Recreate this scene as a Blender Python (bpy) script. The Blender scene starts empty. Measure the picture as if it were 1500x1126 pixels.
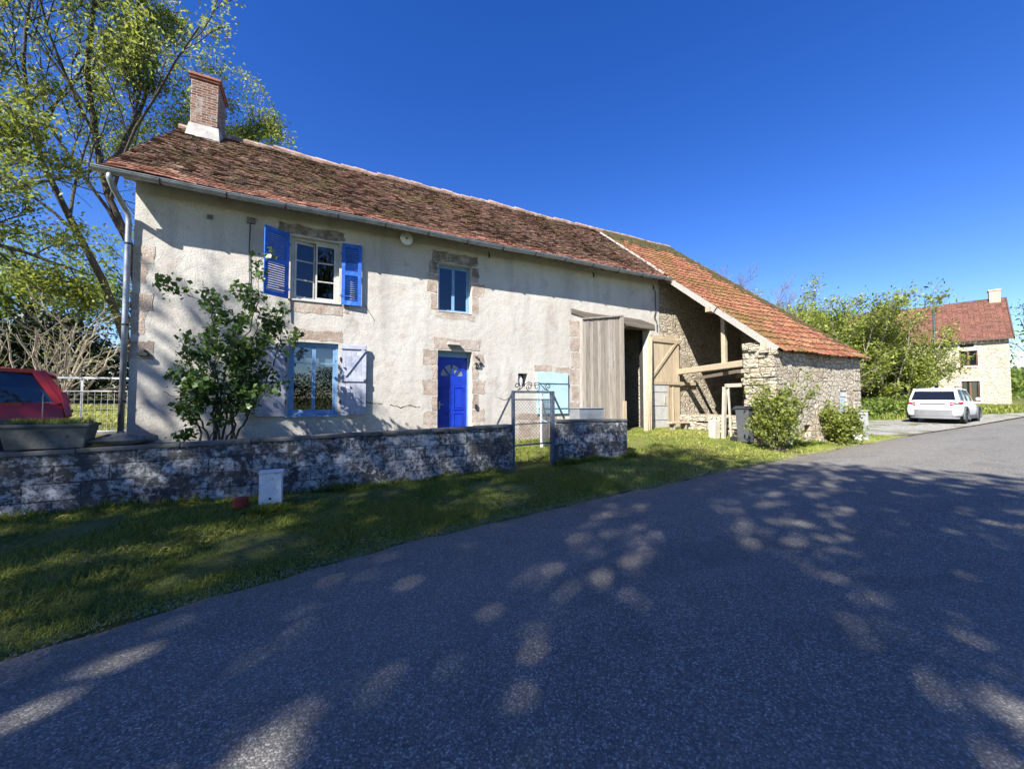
import bpy, math, random
import numpy as np
from mathutils import Vector, Matrix
C = bpy.context.scene.collection
SC = bpy.context.scene
R = math.radians
EYE = 1.55
# ------------------------------------------------------------------ camera, sky, sun, exposure
cam = bpy.data.cameras.new('camera'); co = bpy.data.objects.new('camera', cam); C.objects.link(co)
cam.sensor_width = 36; cam.lens = 13.56; cam.clip_start = .05; cam.clip_end = 2000
co.location = (0, 0, EYE); co.rotation_euler = (R(90+2.23), 0, R(-26.8)); SC.camera = co
SUN = Vector((1.6, 1.0, -1.65)).normalized()
w = bpy.data.worlds.new('World'); SC.world = w; w.use_nodes = True
wn = w.node_tree; bg = wn.nodes['Background']
sky = wn.nodes.new('ShaderNodeTexSky'); sky.sky_type = 'NISHITA'; sky.sun_disc = False
sky.sun_elevation = math.asin(-SUN.z); sky.sun_rotation = math.atan2(-SUN.x, -SUN.y)
sky.air_density = 1.0; sky.dust_density = .15; sky.ozone_density = 3.0; sky.altitude = 300
hs = wn.nodes.new('ShaderNodeHueSaturation'); hs.inputs['Saturation'].default_value = 1.34; hs.inputs['Hue'].default_value = .521
wn.links.new(sky.outputs[0], hs.inputs['Color']); wn.links.new(hs.outputs[0], bg.inputs[0])
bg.inputs[1].default_value = .09
sl = bpy.data.lights.new('sun', 'SUN'); so = bpy.data.objects.new('sun', sl); C.objects.link(so)
sl.energy = 5.0; sl.angle = R(.5); sl.color = (1, .965, .90)
so.rotation_euler = SUN.to_track_quat('-Z', 'Y').to_euler(); so.location = (-20, -12, 30)
SC.view_settings.view_transform = 'Standard'; SC.view_settings.look = 'None'
SC.view_settings.exposure = 1.32; SC.view_settings.gamma = 1

# ------------------------------------------------------------------ helpers
ORG = {}
def tag(o, label=None, cat=None, group=None, kind=None):
    if label: o['label'] = label
    if cat: o['category'] = cat
    if group: o['group'] = group
    if kind: o['kind'] = kind
    return o
def thing(name, label, cat, loc, group=None):
    o = bpy.data.objects.new(name, None); C.objects.link(o); o.location = loc; o.empty_display_size = .3
    ORG[o.name] = Vector(loc); return tag(o, label, cat, group)
class MB:
    def __init__(s): s.v = []; s.f = []; s.t = []; s.m = []; s.n = 0
    def add(s, V, F, tint=.5, mi=0):
        V = np.asarray(V, float); b = s.n; s.v.append(V); s.n += len(V)
        for f in F: s.f.append([i+b for i in f]); s.t.append(tint); s.m.append(mi)
    def box(s, x0, x1, y0, y1, z0, z1, M=None, tint=.5, mi=0):
        V = np.array([(x, y, z) for x in (x0, x1) for y in (y0, y1) for z in (z0, z1)], float)
        if M is not None: V = np.array([M @ Vector(p) for p in V])
        s.add(V, [(0,1,3,2),(4,6,7,5),(0,4,5,1),(2,3,7,6),(0,2,6,4),(1,5,7,3)], tint, mi)
    def bar(s, a, b, w, d, up=(0,0,1), tint=.5, mi=0):
        a = Vector(a); b = Vector(b); t = (b-a).normalized(); u = Vector(up)
        x = t.cross(u)
        if x.length < 1e-4: x = t.cross(Vector((1,0,0)))
        x.normalize(); y = x.cross(t)
        V = [p + x*sx*w/2 + y*sy*d/2 for p in (a, b) for sx, sy in ((-1,-1),(1,-1),(1,1),(-1,1))]
        s.add([tuple(p) for p in V], [(0,1,2,3),(4,7,6,5),(0,4,5,1),(1,5,6,2),(2,6,7,3),(3,7,4,0)], tint, mi)
    def tube(s, P, r, n=6, cap=True, tint=.5, mi=0):
        P = np.asarray(P, float); k = len(P)
        r = np.full(k, r, float) if np.isscalar(r) else np.asarray(r, float)
        T = np.gradient(P, axis=0); T /= np.linalg.norm(T, axis=1)[:, None]+1e-9
        ref = np.array([0.31, .22, .92]) if abs(T[0][2]) < .8 else np.array([.95, .2, .1])
        V = []
        for i in range(k):
            a = np.cross(T[i], ref); a /= np.linalg.norm(a)+1e-9; b = np.cross(T[i], a)
            for j in range(n):
                q = 2*math.pi*j/n; V.append(P[i]+r[i]*(a*math.cos(q)+b*math.sin(q)))
        F = [(i*n+j, i*n+(j+1) % n, (i+1)*n+(j+1) % n, (i+1)*n+j) for i in range(k-1) for j in range(n)]
        if cap: F += [tuple(range(n))[::-1], tuple((k-1)*n+j for j in range(n))]
        s.add(V, F, tint, mi)
    def lathe(s, c, prof, n=16, tint=.5, mi=0, axis='z'):
        V = []
        for (r_, h) in prof:
            for j in range(n):
                q = 2*math.pi*j/n; a, b = r_*math.cos(q), r_*math.sin(q)
                V.append({'z': (c[0]+a, c[1]+b, c[2]+h), 'y': (c[0]+a, c[1]+h, c[2]+b), 'x': (c[0]+h, c[1]+a, c[2]+b)}[axis])
        k = len(prof)
        F = [(i*n+j, i*n+(j+1) % n, (i+1)*n+(j+1) % n, (i+1)*n+j) for i in range(k-1) for j in range(n)]
        F += [tuple(range(n))[::-1], tuple((k-1)*n+j for j in range(n))]
        s.add(V, F, tint, mi)
    def prism(s, poly, h, M=None, tint=.5, mi=0):   # polygon (x,z) extruded along y by h
        k = len(poly); V = [(x, 0, z) for x, z in poly]+[(x, h, z) for x, z in poly]
        if M is not None: V = [tuple(M @ Vector(p)) for p in V]
        F = [tuple(range(k)), tuple(range(2*k-1, k-1, -1))]+[(i, i+k, (i+1) % k+k, (i+1) % k) for i in range(k)]
        s.add(V, F, tint, mi)
    def build(s, name, mat, parent=None, loc=None, smooth=False, bevel=0, tint=True):
        V = np.concatenate(s.v) if s.v else np.zeros((0, 3))
        o0 = ORG[parent.name] if parent is not None else Vector(loc or (0, 0, 0))
        V = V - np.array(o0)
        me = bpy.data.meshes.new(name); me.from_pydata(V.tolist(), [], s.f)
        mats = mat if isinstance(mat, (list, tuple)) else [mat]
        for m in mats: me.materials.append(m)
        if len(mats) > 1: me.polygons.foreach_set('material_index', np.array(s.m, np.int32))
        if tint:
            a = me.attributes.new('tint', 'FLOAT', 'FACE'); a.data.foreach_set('value', np.array(s.t, np.float32))
        if smooth: me.polygons.foreach_set('use_smooth', np.ones(len(me.polygons), bool))
        me.update(); o = bpy.data.objects.new(name, me); C.objects.link(o)
        if parent is not None: o.parent = parent
        else: o.location = o0
        ORG[o.name] = Vector(o0)
        if bevel:
            b = o.modifiers.new('bevel', 'BEVEL'); b.width = bevel; b.segments = 2; b.limit_method = 'ANGLE'
        return o
def each(mb, name, mat, parent, **k):
    for V, i in zip(mb.v, range(len(mb.v))):
        q = MB(); q.v = [V]; q.n = len(V)
        b = sum(len(z) for z in mb.v[:i])
        for f, t, mi in zip(mb.f, mb.t, mb.m):
            if b <= f[0] < b+len(V): q.f.append([j-b for j in f]); q.t.append(t); q.m.append(mi)
        q.build(name, mat, parent, **k)
def fastmesh(name, V, nper, mat, parent=None, loc=(0, 0, 0), tint=None, faces_per=None):
    """V (n*k,3) ; every consecutive nper verts is one face"""
    o0 = np.array(ORG[parent.name]) if parent is not None else np.array(loc)
    V = (V-o0).astype(np.float32); nf = len(V)//nper
    me = bpy.data.meshes.new(name); me.vertices.add(len(V)); me.vertices.foreach_set('co', V.ravel())
    me.loops.add(len(V)); me.loops.foreach_set('vertex_index', np.arange(len(V), dtype=np.int32))
    me.polygons.add(nf); me.polygons.foreach_set('loop_start', np.arange(0, len(V), nper, dtype=np.int32))
    me.update(calc_edges=True)
    a = me.attributes.new('tint', 'FLOAT', 'FACE')
    a.data.foreach_set('value', (tint if tint is not None else np.full(nf, .5)).astype(np.float32))
    me.materials.append(mat); o = bpy.data.objects.new(name, me); C.objects.link(o)
    if parent is not None: o.parent = parent
    else: o.location = loc
    ORG[o.name] = Vector(o0); return o

class NT:
    def __init__(s, name):
        s.mat = bpy.data.materials.new(name); s.mat.use_nodes = True; s.t = s.mat.node_tree
        s.b = s.t.nodes['Principled BSDF']; s.o = s.t.nodes['Material Output']; s._c = None
    def node(s, ty, **k):
        n = s.t.nodes.new(ty)
        for a, b in k.items(): setattr(n, a, b)
        return n
    def set(s, sock, v):
        if hasattr(v, 'is_linked') or isinstance(v, bpy.types.NodeSocket): s.t.links.new(v, sock)
        elif isinstance(v, (tuple, list)) and len(v) == 3 and sock.type == 'RGBA': sock.default_value = (*v, 1)
        else: sock.default_value = v
    def co(s, scale=None, rot=None):
        if s._c is None: s._c = s.node('ShaderNodeTexCoord').outputs['Object']
        if scale is None and rot is None: return s._c
        m = s.node('ShaderNodeMapping'); s.t.links.new(s._c, m.inputs[0])
        if scale: m.inputs['Scale'].default_value = scale
        if rot: m.inputs['Rotation'].default_value = rot
        return m.outputs[0]
    def noise(s, sc, det=4, vec=None, rough=.55, dist=0):
        n = s.node('ShaderNodeTexNoise'); s.t.links.new(vec if vec is not None else s.co(), n.inputs['Vector'])
        n.inputs['Scale'].default_value = sc; n.inputs['Detail'].default_value = det
        n.inputs['Roughness'].default_value = rough; n.inputs['Distortion'].default_value = dist
        return n.outputs['Fac']
    def vor(s, sc, vec=None, feat='F1', out='Distance', rnd=1):
        n = s.node('ShaderNodeTexVoronoi', feature=feat); s.t.links.new(vec if vec is not None else s.co(), n.inputs['Vector'])
        n.inputs['Scale'].default_value = sc; n.inputs['Randomness'].default_value = rnd
        return n.outputs[out]
    def ramp(s, f, st):
        n = s.node('ShaderNodeValToRGB'); s.t.links.new(f, n.inputs[0]); e = n.color_ramp.elements
        while len(e) < len(st): e.new(.5)
        for i, (p, c) in enumerate(st):
            e[i].position = p; e[i].color = (c, c, c, 1) if not isinstance(c, (tuple, list)) else (*c, 1)
        return n.outputs[0]
    def mix(s, f, a, b, mode='MIX'):
        n = s.node('ShaderNodeMix', data_type='RGBA', blend_type=mode)
        s.set(n.inputs[0], f); s.set(n.inputs[6], a); s.set(n.inputs[7], b); return n.outputs[2]
    def m(s, op, a, b=0):
        n = s.node('ShaderNodeMath', operation=op); s.set(n.inputs[0], a); s.set(n.inputs[1], b); return n.outputs[0]
    def attr(s, name='tint'):
        return s.node('ShaderNodeAttribute', attribute_name=name).outputs['Fac']
    def sep(s, v=None):
        n = s.node('ShaderNodeSeparateXYZ'); s.t.links.new(v if v is not None else s.co(), n.inputs[0]); return n.outputs
    def comb(s, x, y, z):
        n = s.node('ShaderNodeCombineXYZ'); s.set(n.inputs[0], x); s.set(n.inputs[1], y); s.set(n.inputs[2], z); return n.outputs[0]
    def bump(s, h, st=.5, d=.02):
        n = s.node('ShaderNodeBump'); s.t.links.new(h, n.inputs['Height']); n.inputs['Strength'].default_value = st
        n.inputs['Distance'].default_value = d; s.t.links.new(n.outputs[0], s.b.inputs['Normal'])
    def out(s, col, rough=.8, spec=.3, metal=0):
        s.set(s.b.inputs['Base Color'], col); s.set(s.b.inputs['Roughness'], rough)
        s.b.inputs['Specular IOR Level'].default_value = spec; s.b.inputs['Metallic'].default_value = metal
        return s.mat

def m_simple(name, col, rough=.6, var=.25, sc=6, metal=0, spec=.3, bump=.1, dirt=None):
    n = NT(name); f = n.noise(sc, 5); f2 = n.noise(sc*9, 3)
    k = tuple(c*(1-var) for c in col); l = tuple(min(1, c*(1+var*.6)) for c in col)
    c = n.mix(n.ramp(f, [(.3, 0), (.7, 1)]), k, l)
    c = n.mix(n.ramp(f2, [(.42, 0.0), (.75, .35)]), c, tuple(q*.6 for q in col))
    if dirt: c = n.mix(n.ramp(n.noise(sc*2.3, 6, rough=.7), [(.56, 0), (.66, .8)]), c, dirt)
    n.bump(f2, bump, .01); return n.out(c, rough, spec, metal)

def m_plaster():
    n = NT('plaster'); a = n.noise(.55, 6, rough=.65); b = n.noise(2.2, 5, rough=.6); g = n.noise(38, 4); sp = n.noise(120, 2)
    x, y, z = n.sep()
    c = n.mix(n.ramp(a, [(.35, 0), (.65, 1)]), (.53, .495, .43), (.66, .635, .575))
    c = n.mix(n.ramp(b, [(.48, 0), (.72, .55)]), c, (.46, .37, .29))
    vs = n.noise(1.0, 5, vec=n.co((2.6, 1, .35)))
    c = n.mix(n.ramp(vs, [(.50, 0), (.70, .6)]), c, (.38, .36, .33))
    low = n.m('SUBTRACT', 1.7, n.m('ADD', z, n.m('MULTIPLY', n.noise(1.3, 5), 1.6)))   # damp foot of the wall
    c = n.mix(n.ramp(low, [(.0, 0), (.6, .55)]), c, (.40, .355, .30))
    # lost paint patches
    pt = n.noise(1.6, 8, rough=.72, dist=.4)
    c = n.mix(n.ramp(pt, [(.56, 0), (.64, .55)]), c, (.40, .33, .275))
    c = n.mix(n.ramp(n.noise(4.5, 8, rough=.75), [(.57, 0), (.66, .45)]), c, (.30, .28, .255))
    c = n.mix(n.ramp(g, [(.35, .38), (.6, 0)]), c, (.25, .22, .18))
    c = n.mix(n.ramp(n.noise(260, 2), [(.34, .2), (.46, 0)]), c, (.2, .17, .14))
    br = n.node('ShaderNodeTexBrick'); n.t.links.new(n.comb(x, z, 0), br.inputs[0])
    br.inputs['Scale'].default_value = 1; br.inputs['Brick Width'].default_value = .92; br.inputs['Row Height'].default_value = .42
    br.inputs['Mortar Size'].default_value = .006; br.inputs['Mortar Smooth'].default_value = .3
    msk = n.m('MULTIPLY', n.ramp(n.m('ADD', z, n.m('MULTIPLY', n.noise(.8, 2), .7)), [(.0, 1), (1.0, 1), (.0, 0)]) if False else n.m('LESS_THAN', n.m('ADD', z, n.m('MULTIPLY', n.noise(.9, 3), .9)), 1.25), n.ramp(n.noise(2.1, 3), [(.42, 0), (.55, 1)]))
    ln = n.m('MULTIPLY', br.outputs['Fac'], msk)
    c = n.mix(n.m('MULTIPLY', ln, .8), c, (.16, .14, .125))
    h = n.m('ADD', n.m('MULTIPLY', n.noise(5, 6), 1.2), n.m('ADD', n.m('MULTIPLY', g, .5), n.m('MULTIPLY', sp, .25)))
    h = n.m('SUBTRACT', h, n.m('MULTIPLY', ln, 1.0))
    n.bump(h, .55, .03); return n.out(c, .93, .15)

def m_rubble(name, cols, mortar, sx=3.2, sz=6.0, moss=0):
    n = NT(name); x, y, z = n.sep()
    wv = n.node('ShaderNodeMapping'); n.t.links.new(n.co(), wv.inputs[0]); wv.inputs['Scale'].default_value = (sx, sx, sz)
    nz = n.node('ShaderNodeTexNoise'); n.t.links.new(n.co(), nz.inputs[0]); nz.inputs['Scale'].default_value = 2.3
    va = n.node('ShaderNodeVectorMath', operation='ADD'); n.t.links.new(wv.outputs[0], va.inputs[0])
    vs = n.node('ShaderNodeVectorMath', operation='SCALE'); n.t.links.new(nz.outputs['Color'], vs.inputs[0]); vs.inputs['Scale'].default_value = 1.1
    n.t.links.new(vs.outputs[0], va.inputs[1]); V = va.outputs[0]
    e = n.vor(1, V, 'DISTANCE_TO_EDGE'); cl = n.vor(1, V, 'F1', 'Color')
    r_ = n.node('ShaderNodeSeparateColor'); n.t.links.new(cl, r_.inputs[0])
    st = n.ramp(r_.outputs[0], [(i/(len(cols)-1), c) for i, c in enumerate(cols)])
    st = n.mix(n.ramp(n.noise(14, 5, rough=.7), [(.35, .55), (.6, 0)]), st, tuple(q*.55 for q in cols[0]))
    edge = n.ramp(n.m('ADD', e, n.m('MULTIPLY', n.m('SUBTRACT', n.noise(9, 4), .5), .16)), [(.02, 0), (.11, 1)])
    mo = n.mix(n.ramp(n.noise(5, 4), [(.4, 0), (.65, 1)]), mortar, tuple(q*.45 for q in mortar))
    c = n.mix(edge, mo, st)
    smear = n.ramp(n.noise(1.3, 6, rough=.7), [(.40, .1), (.54, .9)])
    c = n.mix(smear, c, n.mix(n.ramp(n.noise(17, 6, rough=.7), [(.4, 0), (.6, .6)]), mortar, tuple(q*.5 for q in mortar)))
    c = n.mix(n.ramp(n.noise(13, 5, vec=n.co((1, 1, 1.8)), rough=.65), [(.62, 0), (.68, .8)]), c, (.09, .07, .045))
    if moss: c = n.mix(n.ramp(n.noise(3, 5, rough=.7), [(.55, 0), (.68, moss)]), c, (.10, .10, .04))
    h = n.m('ADD', n.m('MULTIPLY', edge, 1.0), n.m('ADD', n.m('MULTIPLY', n.noise(22, 5), .5), n.m('MULTIPLY', r_.outputs[1], .5)))
    n.bump(h, .9, .05); return n.out(c, .92, .15)

def m_block():
    n = NT('lichen_block'); x, y, z = n.sep()
    br = n.node('ShaderNodeTexBrick'); n.t.links.new(n.comb(x, n.m('ADD', z, .03), 0), br.inputs[0])
    br.inputs['Scale'].default_value = 1; br.inputs['Brick Width'].default_value = .5; br.inputs['Row Height'].default_value = .205
    br.inputs['Mortar Size'].default_value = .009; br.inputs['Mortar Smooth'].default_value = .4; br.inputs['Color1'].default_value = (0, 0, 0, 1); br.inputs['Color2'].default_value = (1, 1, 1, 1)
    br.inputs['Bias'].default_value = 0
    base = n.mix(n.ramp(n.noise(3, 5), [(.35, 0), (.65, 1)]), (.035, .036, .038), (.10, .10, .10))
    s_ = n.m('ADD', n.m('ADD', n.m('MULTIPLY', n.noise(4.2, 9, rough=.76, dist=.5), .45), n.m('MULTIPLY', n.noise(17, 8, rough=.75), .38)), n.m('MULTIPLY', br.outputs['Color'], .035))
    s_ = n.m('ADD', s_, n.m('MULTIPLY', n.noise(1.1, 3), .16))
    wht = n.ramp(s_, [(.488, 0), (.508, .45), (.56, 1)])
    c = n.mix(wht, base, n.mix(n.ramp(n.noise(7, 4), [(.4, 0), (.6, 1)]), (.28, .28, .28), (.54, .54, .53)))
    c = n.mix(n.ramp(n.noise(24, 5, rough=.75), [(.50, 0), (.60, .75)]), c, (.04, .04, .042))
    ft = n.m('SUBTRACT', .22, n.m('ADD', z, n.m('MULTIPLY', n.noise(2.6, 5), .32)))
    c = n.mix(n.ramp(ft, [(.0, 0), (.12, .8)]), c, (.06, .062, .035))
    c = n.mix(n.m('MULTIPLY', br.outputs['Fac'], n.ramp(n.noise(2.2, 2), [(.45, .0), (.60, .7)])), c, (.03, .03, .03))
    h = n.m('SUBTRACT', n.m('ADD', n.m('MULTIPLY', wht, .35), n.m('MULTIPLY', n.noise(45, 5), .7)), n.m('MULTIPLY', br.outputs['Fac'], 1.1))
    n.bump(h, .75, .018); return n.out(c, .92, .2)

def m_tile(name, cols, moss, mscale=1.1, mth=.56, dark=(.02, .018, .015), lich=.5):
    n = NT(name); t = n.attr(); x, y, z = n.sep()
    c = n.ramp(t, [(i/(len(cols)-1), q) for i, q in enumerate(cols)])
    c = n.mix(n.ramp(n.noise(9, 6, rough=.7), [(.45, 0), (.62, .75)]), c, dark)
    c = n.mix(n.ramp(n.noise(30, 5, rough=.7), [(.55, 0), (.66, lich)]), c, (.33, .28, .22))
    mm = n.m('MULTIPLY', n.ramp(n.noise(mscale, 6, rough=.7), [(mth, 0), (mth+.12, 1)]), n.ramp(n.noise(12, 5, rough=.7), [(.38, 0), (.56, 1)]))
    c = n.mix(mm, c, moss)
    n.bump(n.m('ADD', n.noise(26, 5), n.m('MULTIPLY', mm, .8)), .8, .02); return n.out(c, .93, .12)

def m_wood(name, a, b, crack=(.03, .025, .02), axis='z', ks=1):
    n = NT(name); t = n.attr()
    s_ = {'z': (22*ks, 22*ks, .9), 'x': (.9, 22*ks, 22*ks)}[axis]
    g = n.noise(1, 7, vec=n.co(s_), rough=.7); g2 = n.noise(2.6, 4, vec=n.co(s_))
    c = n.mix(n.ramp(g, [(.32, 0), (.66, 1)]), a, b)
    c = n.mix(n.m('MULTIPLY', t, .55), c, tuple(q*.55 for q in a))
    c = n.mix(n.ramp(g2, [(.60, 0), (.70, .85)]), c, crack)
    n.bump(n.m('ADD', g, g2), .5, .012); return n.out(c, .88, .2)

def m_leaf(name, cols, trans=.4, rough=.5):
    n = NT(name); t = n.attr(); c = n.ramp(t, [(i/(len(cols)-1), q) for i, q in enumerate(cols)])
    n.out(c, rough, .35)
    tr = n.node('ShaderNodeBsdfTranslucent'); n.t.links.new(n.mix(.5, c, (cols[-1][0]*1.3, cols[-1][1]*1.3, cols[-1][2]*.7)), tr.inputs[0])
    mx = n.node('ShaderNodeMixShader'); mx.inputs[0].default_value = trans
    n.t.links.new(n.b.outputs[0], mx.inputs[1]); n.t.links.new(tr.outputs[0], mx.inputs[2]); n.t.links.new(mx.outputs[0], n.o.inputs[0])
    return n.mat

def m_glass(name, tint=(.6, .68, .72), refl=.13):
    n = NT(name); g = n.node('ShaderNodeBsdfGlossy'); g.inputs['Roughness'].default_value = .015; g.inputs[0].default_value = (.9, .95, 1, 1)
    tr = n.node('ShaderNodeBsdfTransparent'); tr.inputs[0].default_value = (*tint, 1)
    mx = n.node('ShaderNodeMixShader'); lw = n.node('ShaderNodeLayerWeight'); lw.inputs[0].default_value = .25
    n.t.links.new(n.m('ADD', refl, n.m('MULTIPLY', lw.outputs['Facing'], .35)), mx.inputs[0])
    bp = n.node('ShaderNodeBump'); bp.inputs['Strength'].default_value = .02; n.t.links.new(n.noise(3, 2), bp.inputs['Height']); n.t.links.new(bp.outputs[0], g.inputs['Normal'])
    n.t.links.new(tr.outputs[0], mx.inputs[1]); n.t.links.new(g.outputs[0], mx.inputs[2]); n.t.links.new(mx.outputs[0], n.o.inputs[0])
    return n.mat

def m_asphalt():
    n = NT('asphalt'); v = n.vor(105, feat='F1', out='Color'); sc = n.node('ShaderNodeSeparateColor'); n.t.links.new(v, sc.inputs[0])
    e = n.vor(105, feat='F1'); big = n.noise(.35, 5, rough=.6); med = n.noise(3, 5)
    c = n.ramp(sc.outputs[0], [(0, (.10, .093, .078)), (.55, (.21, .194, .164)), (.86, (.33, .308, .265)), (1, (.54, .51, .445))])
    c = n.mix(n.ramp(e, [(.30, 0), (.7, .6)]), c, (.04, .04, .041))
    c = n.mix(n.ramp(big, [(.35, 0), (.65, .35)]), c, (.19, .18, .16))
    c = n.mix(n.ramp(med, [(.5, 0), (.75, .35)]), c, (.06, .06, .061))
    c = n.mix(n.m('MULTIPLY', n.attr('track'), n.ramp(n.noise(1.2, 4, vec=n.co((.25, 1, 1))), [(.35, 0), (.7, .35)])), c, (.25, .237, .21))
    ed = n.m('MULTIPLY', n.attr('edge'), n.ramp(n.noise(7, 6, rough=.7), [(.3, .15), (.6, 1)]))
    c = n.mix(ed, c, n.mix(n.noise(40, 3), (.10, .085, .055), (.26, .23, .17)))
    pa = n.ramp(n.noise(.9, 3, vec=n.co((.6, 1.4, 1)), dist=.6), [(.60, 0), (.615, .5)])
    c = n.mix(n.m('MULTIPLY', pa, .45), c, (.06, .058, .056))
    h = n.m('ADD', n.m('MULTIPLY', e, -1.0), n.m('MULTIPLY', sc.outputs[1], .4))
    n.bump(h, .5, .007); return n.out(c, .85, .25)

def m_ground():
    n = NT('grass_soil'); c = n.mix(n.ramp(n.noise(1.4, 6, rough=.65), [(.35, 0), (.65, 1)]), (.085, .10, .026), (.19, .20, .06))
    c = n.mix(n.ramp(n.noise(.5, 5), [(.5, 0), (.68, .7)]), c, (.24, .22, .09))
    c = n.mix(n.ramp(n.noise(34, 5, rough=.7), [(.45, 0), (.65, .7)]), c, (.028, .03, .012))
    c = n.mix(n.ramp(n.noise(60, 4, rough=.7), [(.6, 0), (.7, .6)]), c, (.24, .22, .11))
    n.bump(n.noise(28, 5, rough=.7), .9, .05); return n.out(c, .95, .1)
def m_gravel():
    n = NT('gravel'); v = n.vor(42, out='Color'); sc = n.node('ShaderNodeSeparateColor'); n.t.links.new(v, sc.inputs[0])
    c = n.ramp(sc.outputs[0], [(0, (.15, .14, .12)), (.6, (.33, .31, .27)), (1, (.5, .48, .43))])
    c = n.mix(n.ramp(n.noise(.8, 5, rough=.7), [(.5, 0), (.62, .8)]), c, (.10, .12, .04))
    n.bump(n.vor(42), .8, .02); return n.out(c, .9, .2)
def m_brick():
    n = NT('chimney_brick'); x, y, z = n.sep()
    br = n.node('ShaderNodeTexBrick'); n.t.links.new(n.comb(n.m('ADD', x, y), z, 0), br.inputs[0])
    br.inputs['Scale'].default_value = 1; br.inputs['Brick Width'].default_value = .22; br.inputs['Row Height'].default_value = .068
    br.inputs['Mortar Size'].default_value = .009; br.inputs['Color1'].default_value = (0, 0, 0, 1); br.inputs['Color2'].default_value = (1, 1, 1, 1)
    c = n.ramp(br.outputs['Color'], [(0, (.12, .052, .036)), (.5, (.20, .085, .055)), (1, (.28, .15, .10))])
    c = n.mix(n.ramp(n.noise(5, 6, rough=.7), [(.5, 0), (.65, .75)]), c, (.40, .37, .33))
    c = n.mix(n.ramp(n.noise(9, 6, rough=.7), [(.52, 0), (.66, .8)]), c, (.06, .045, .04))
    c = n.mix(n.m('MULTIPLY', br.outputs['Fac'], .9), c, (.36, .33, .29))
    n.bump(n.m('SUBTRACT', n.noise(40, 4), br.outputs['Fac']), .8, .015); return n.out(c, .93, .15)
def m_granite(name, a, b, spk=(.06, .05, .045)):
    n = NT(name); c = n.mix(n.attr(), a, b)
    c = n.mix(n.ramp(n.noise(4, 5), [(.35, .5), (.6, 0)]), c, tuple(q*.55 for q in a))
    c = n.mix(n.ramp(n.noise(95, 3, rough=.7), [(.52, 0), (.62, .75)]), c, spk)
    c = n.mix(n.ramp(n.noise(3.2, 7, rough=.75), [(.46, 0), (.62, .55)]), c, (.58, .54, .47))
    c = n.mix(n.ramp(n.noise(70, 3), [(.58, 0), (.68, .6)]), c, (.62, .56, .48))
    n.bump(n.m('ADD', n.noise(60, 4), n.noise(11, 4)), .7, .02); return n.out(c, .92, .2)
def m_carpaint(name, col):
    n = NT(name); n.out(col, .38, .5); n.b.inputs['Coat Weight'].default_value = .45; n.b.inputs['Coat Roughness'].default_value = .05
    return n.mat

PLASTER = m_plaster()
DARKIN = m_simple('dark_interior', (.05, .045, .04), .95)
RUBBLE = m_rubble('rubble_stone', [(.26, .20, .13), (.40, .32, .215), (.46, .38, .265), (.33, .26, .18), (.52, .45, .34)], (.54, .475, .37), 4.2, 7.6)
RUBBLE_FAR = m_rubble('pale_rubble', [(.42, .34, .23), (.52, .45, .33), (.46, .39, .28)], (.55, .49, .38), 2.0, 5.0)
BLOCK = m_block()
CONC = m_simple('old_concrete', (.20, .195, .175), .92, .5, 3, bump=.5, dirt=(.05, .052, .04))
CAPM = m_simple('mossy_coping', (.12, .12, .11), .95, .6, 3, bump=.6, dirt=(.035, .036, .025))
TILE_OLD = m_tile('old_roof_tile', [(.05, .033, .026), (.11, .064, .046), (.17, .088, .06), (.24, .127, .088), (.34, .22, .165)], (.15, .125, .03), .7, .55, lich=.6)
TILE_EAVE = m_tile('eave_tile', [(.20, .09, .06), (.30, .14, .095), (.36, .19, .135), (.28, .13, .09)], (.14, .12, .04), 1.3, .62, lich=.3)
TILE_RED = m_tile('red_roof_tile', [(.165, .062, .038), (.245, .090, .052), (.30, .115, .064), (.31, .165, .085), (.21, .078, .046)], (.13, .10, .025), .9, .50, lich=.25)
RIDGE = m_simple('ridge_mortar', (.36, .24, .19), .92, .5, 4, bump=.5, dirt=(.5, .46, .42))
RIDGE_RED = m_simple('ridge_clay', (.38, .14, .09), .9, .4, 4, bump=.4)
MOSS = m_simple('roof_moss', (.065, .055, .02), .97, .6, 6, bump=.9)
BRICK = m_brick()
MORTAR = m_simple('lime_mortar', (.42, .40, .37), .93, .3, 4, bump=.5, dirt=(.2, .19, .17))
ZINC = m_simple('zinc', (.36, .38, .40), .48, .25, 5, metal=.55, spec=.5, dirt=(.20, .20, .19))
DARKSTEEL = m_simple('dark_iron', (.045, .048, .055), .6, .4, 12, metal=.4)
GREYSTEEL = m_simple('painted_grey_iron', (.11, .135, .17), .55, .3, 10, metal=.2, dirt=(.12, .07, .05))
GRAN = m_granite('pink_granite', (.40, .30, .23), (.53, .43, .345))
GRAND = m_granite('dark_granite', (.17, .14, .115), (.25, .21, .175))
BLUESH = m_simple('blue_shutter_paint', (.022, .13, .56), .55, .35, 4, spec=.35, bump=.2, dirt=(.10, .22, .56))
BLUEDOOR = m_simple('blue_door_paint', (.006, .036, .40), .45, .3, 3, spec=.4, bump=.1, dirt=(.02, .06, .34))
BLUEFR = m_simple('pale_blue_frame_paint', (.19, .34, .55), .5, .2, 5)
LAV = m_simple('faded_lavender_paint', (.40, .42, .50), .75, .25, 7, dirt=(.27, .26, .28), bump=.3)
WHITEP = m_simple('aged_white_paint', (.52, .515, .48), .6, .2, 6, dirt=(.36, .33, .28))
PALEAQ = m_simple('pale_aqua_paint', (.42, .62, .67), .65, .18, 4, dirt=(.42, .5, .5))
WHITE = m_simple('white_enamel', (.74, .74, .72), .4, .12, 5, dirt=(.42, .40, .36))
BLIND = m_simple('roller_blind', (.30, .34, .38), .9, .1, 3)
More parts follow.
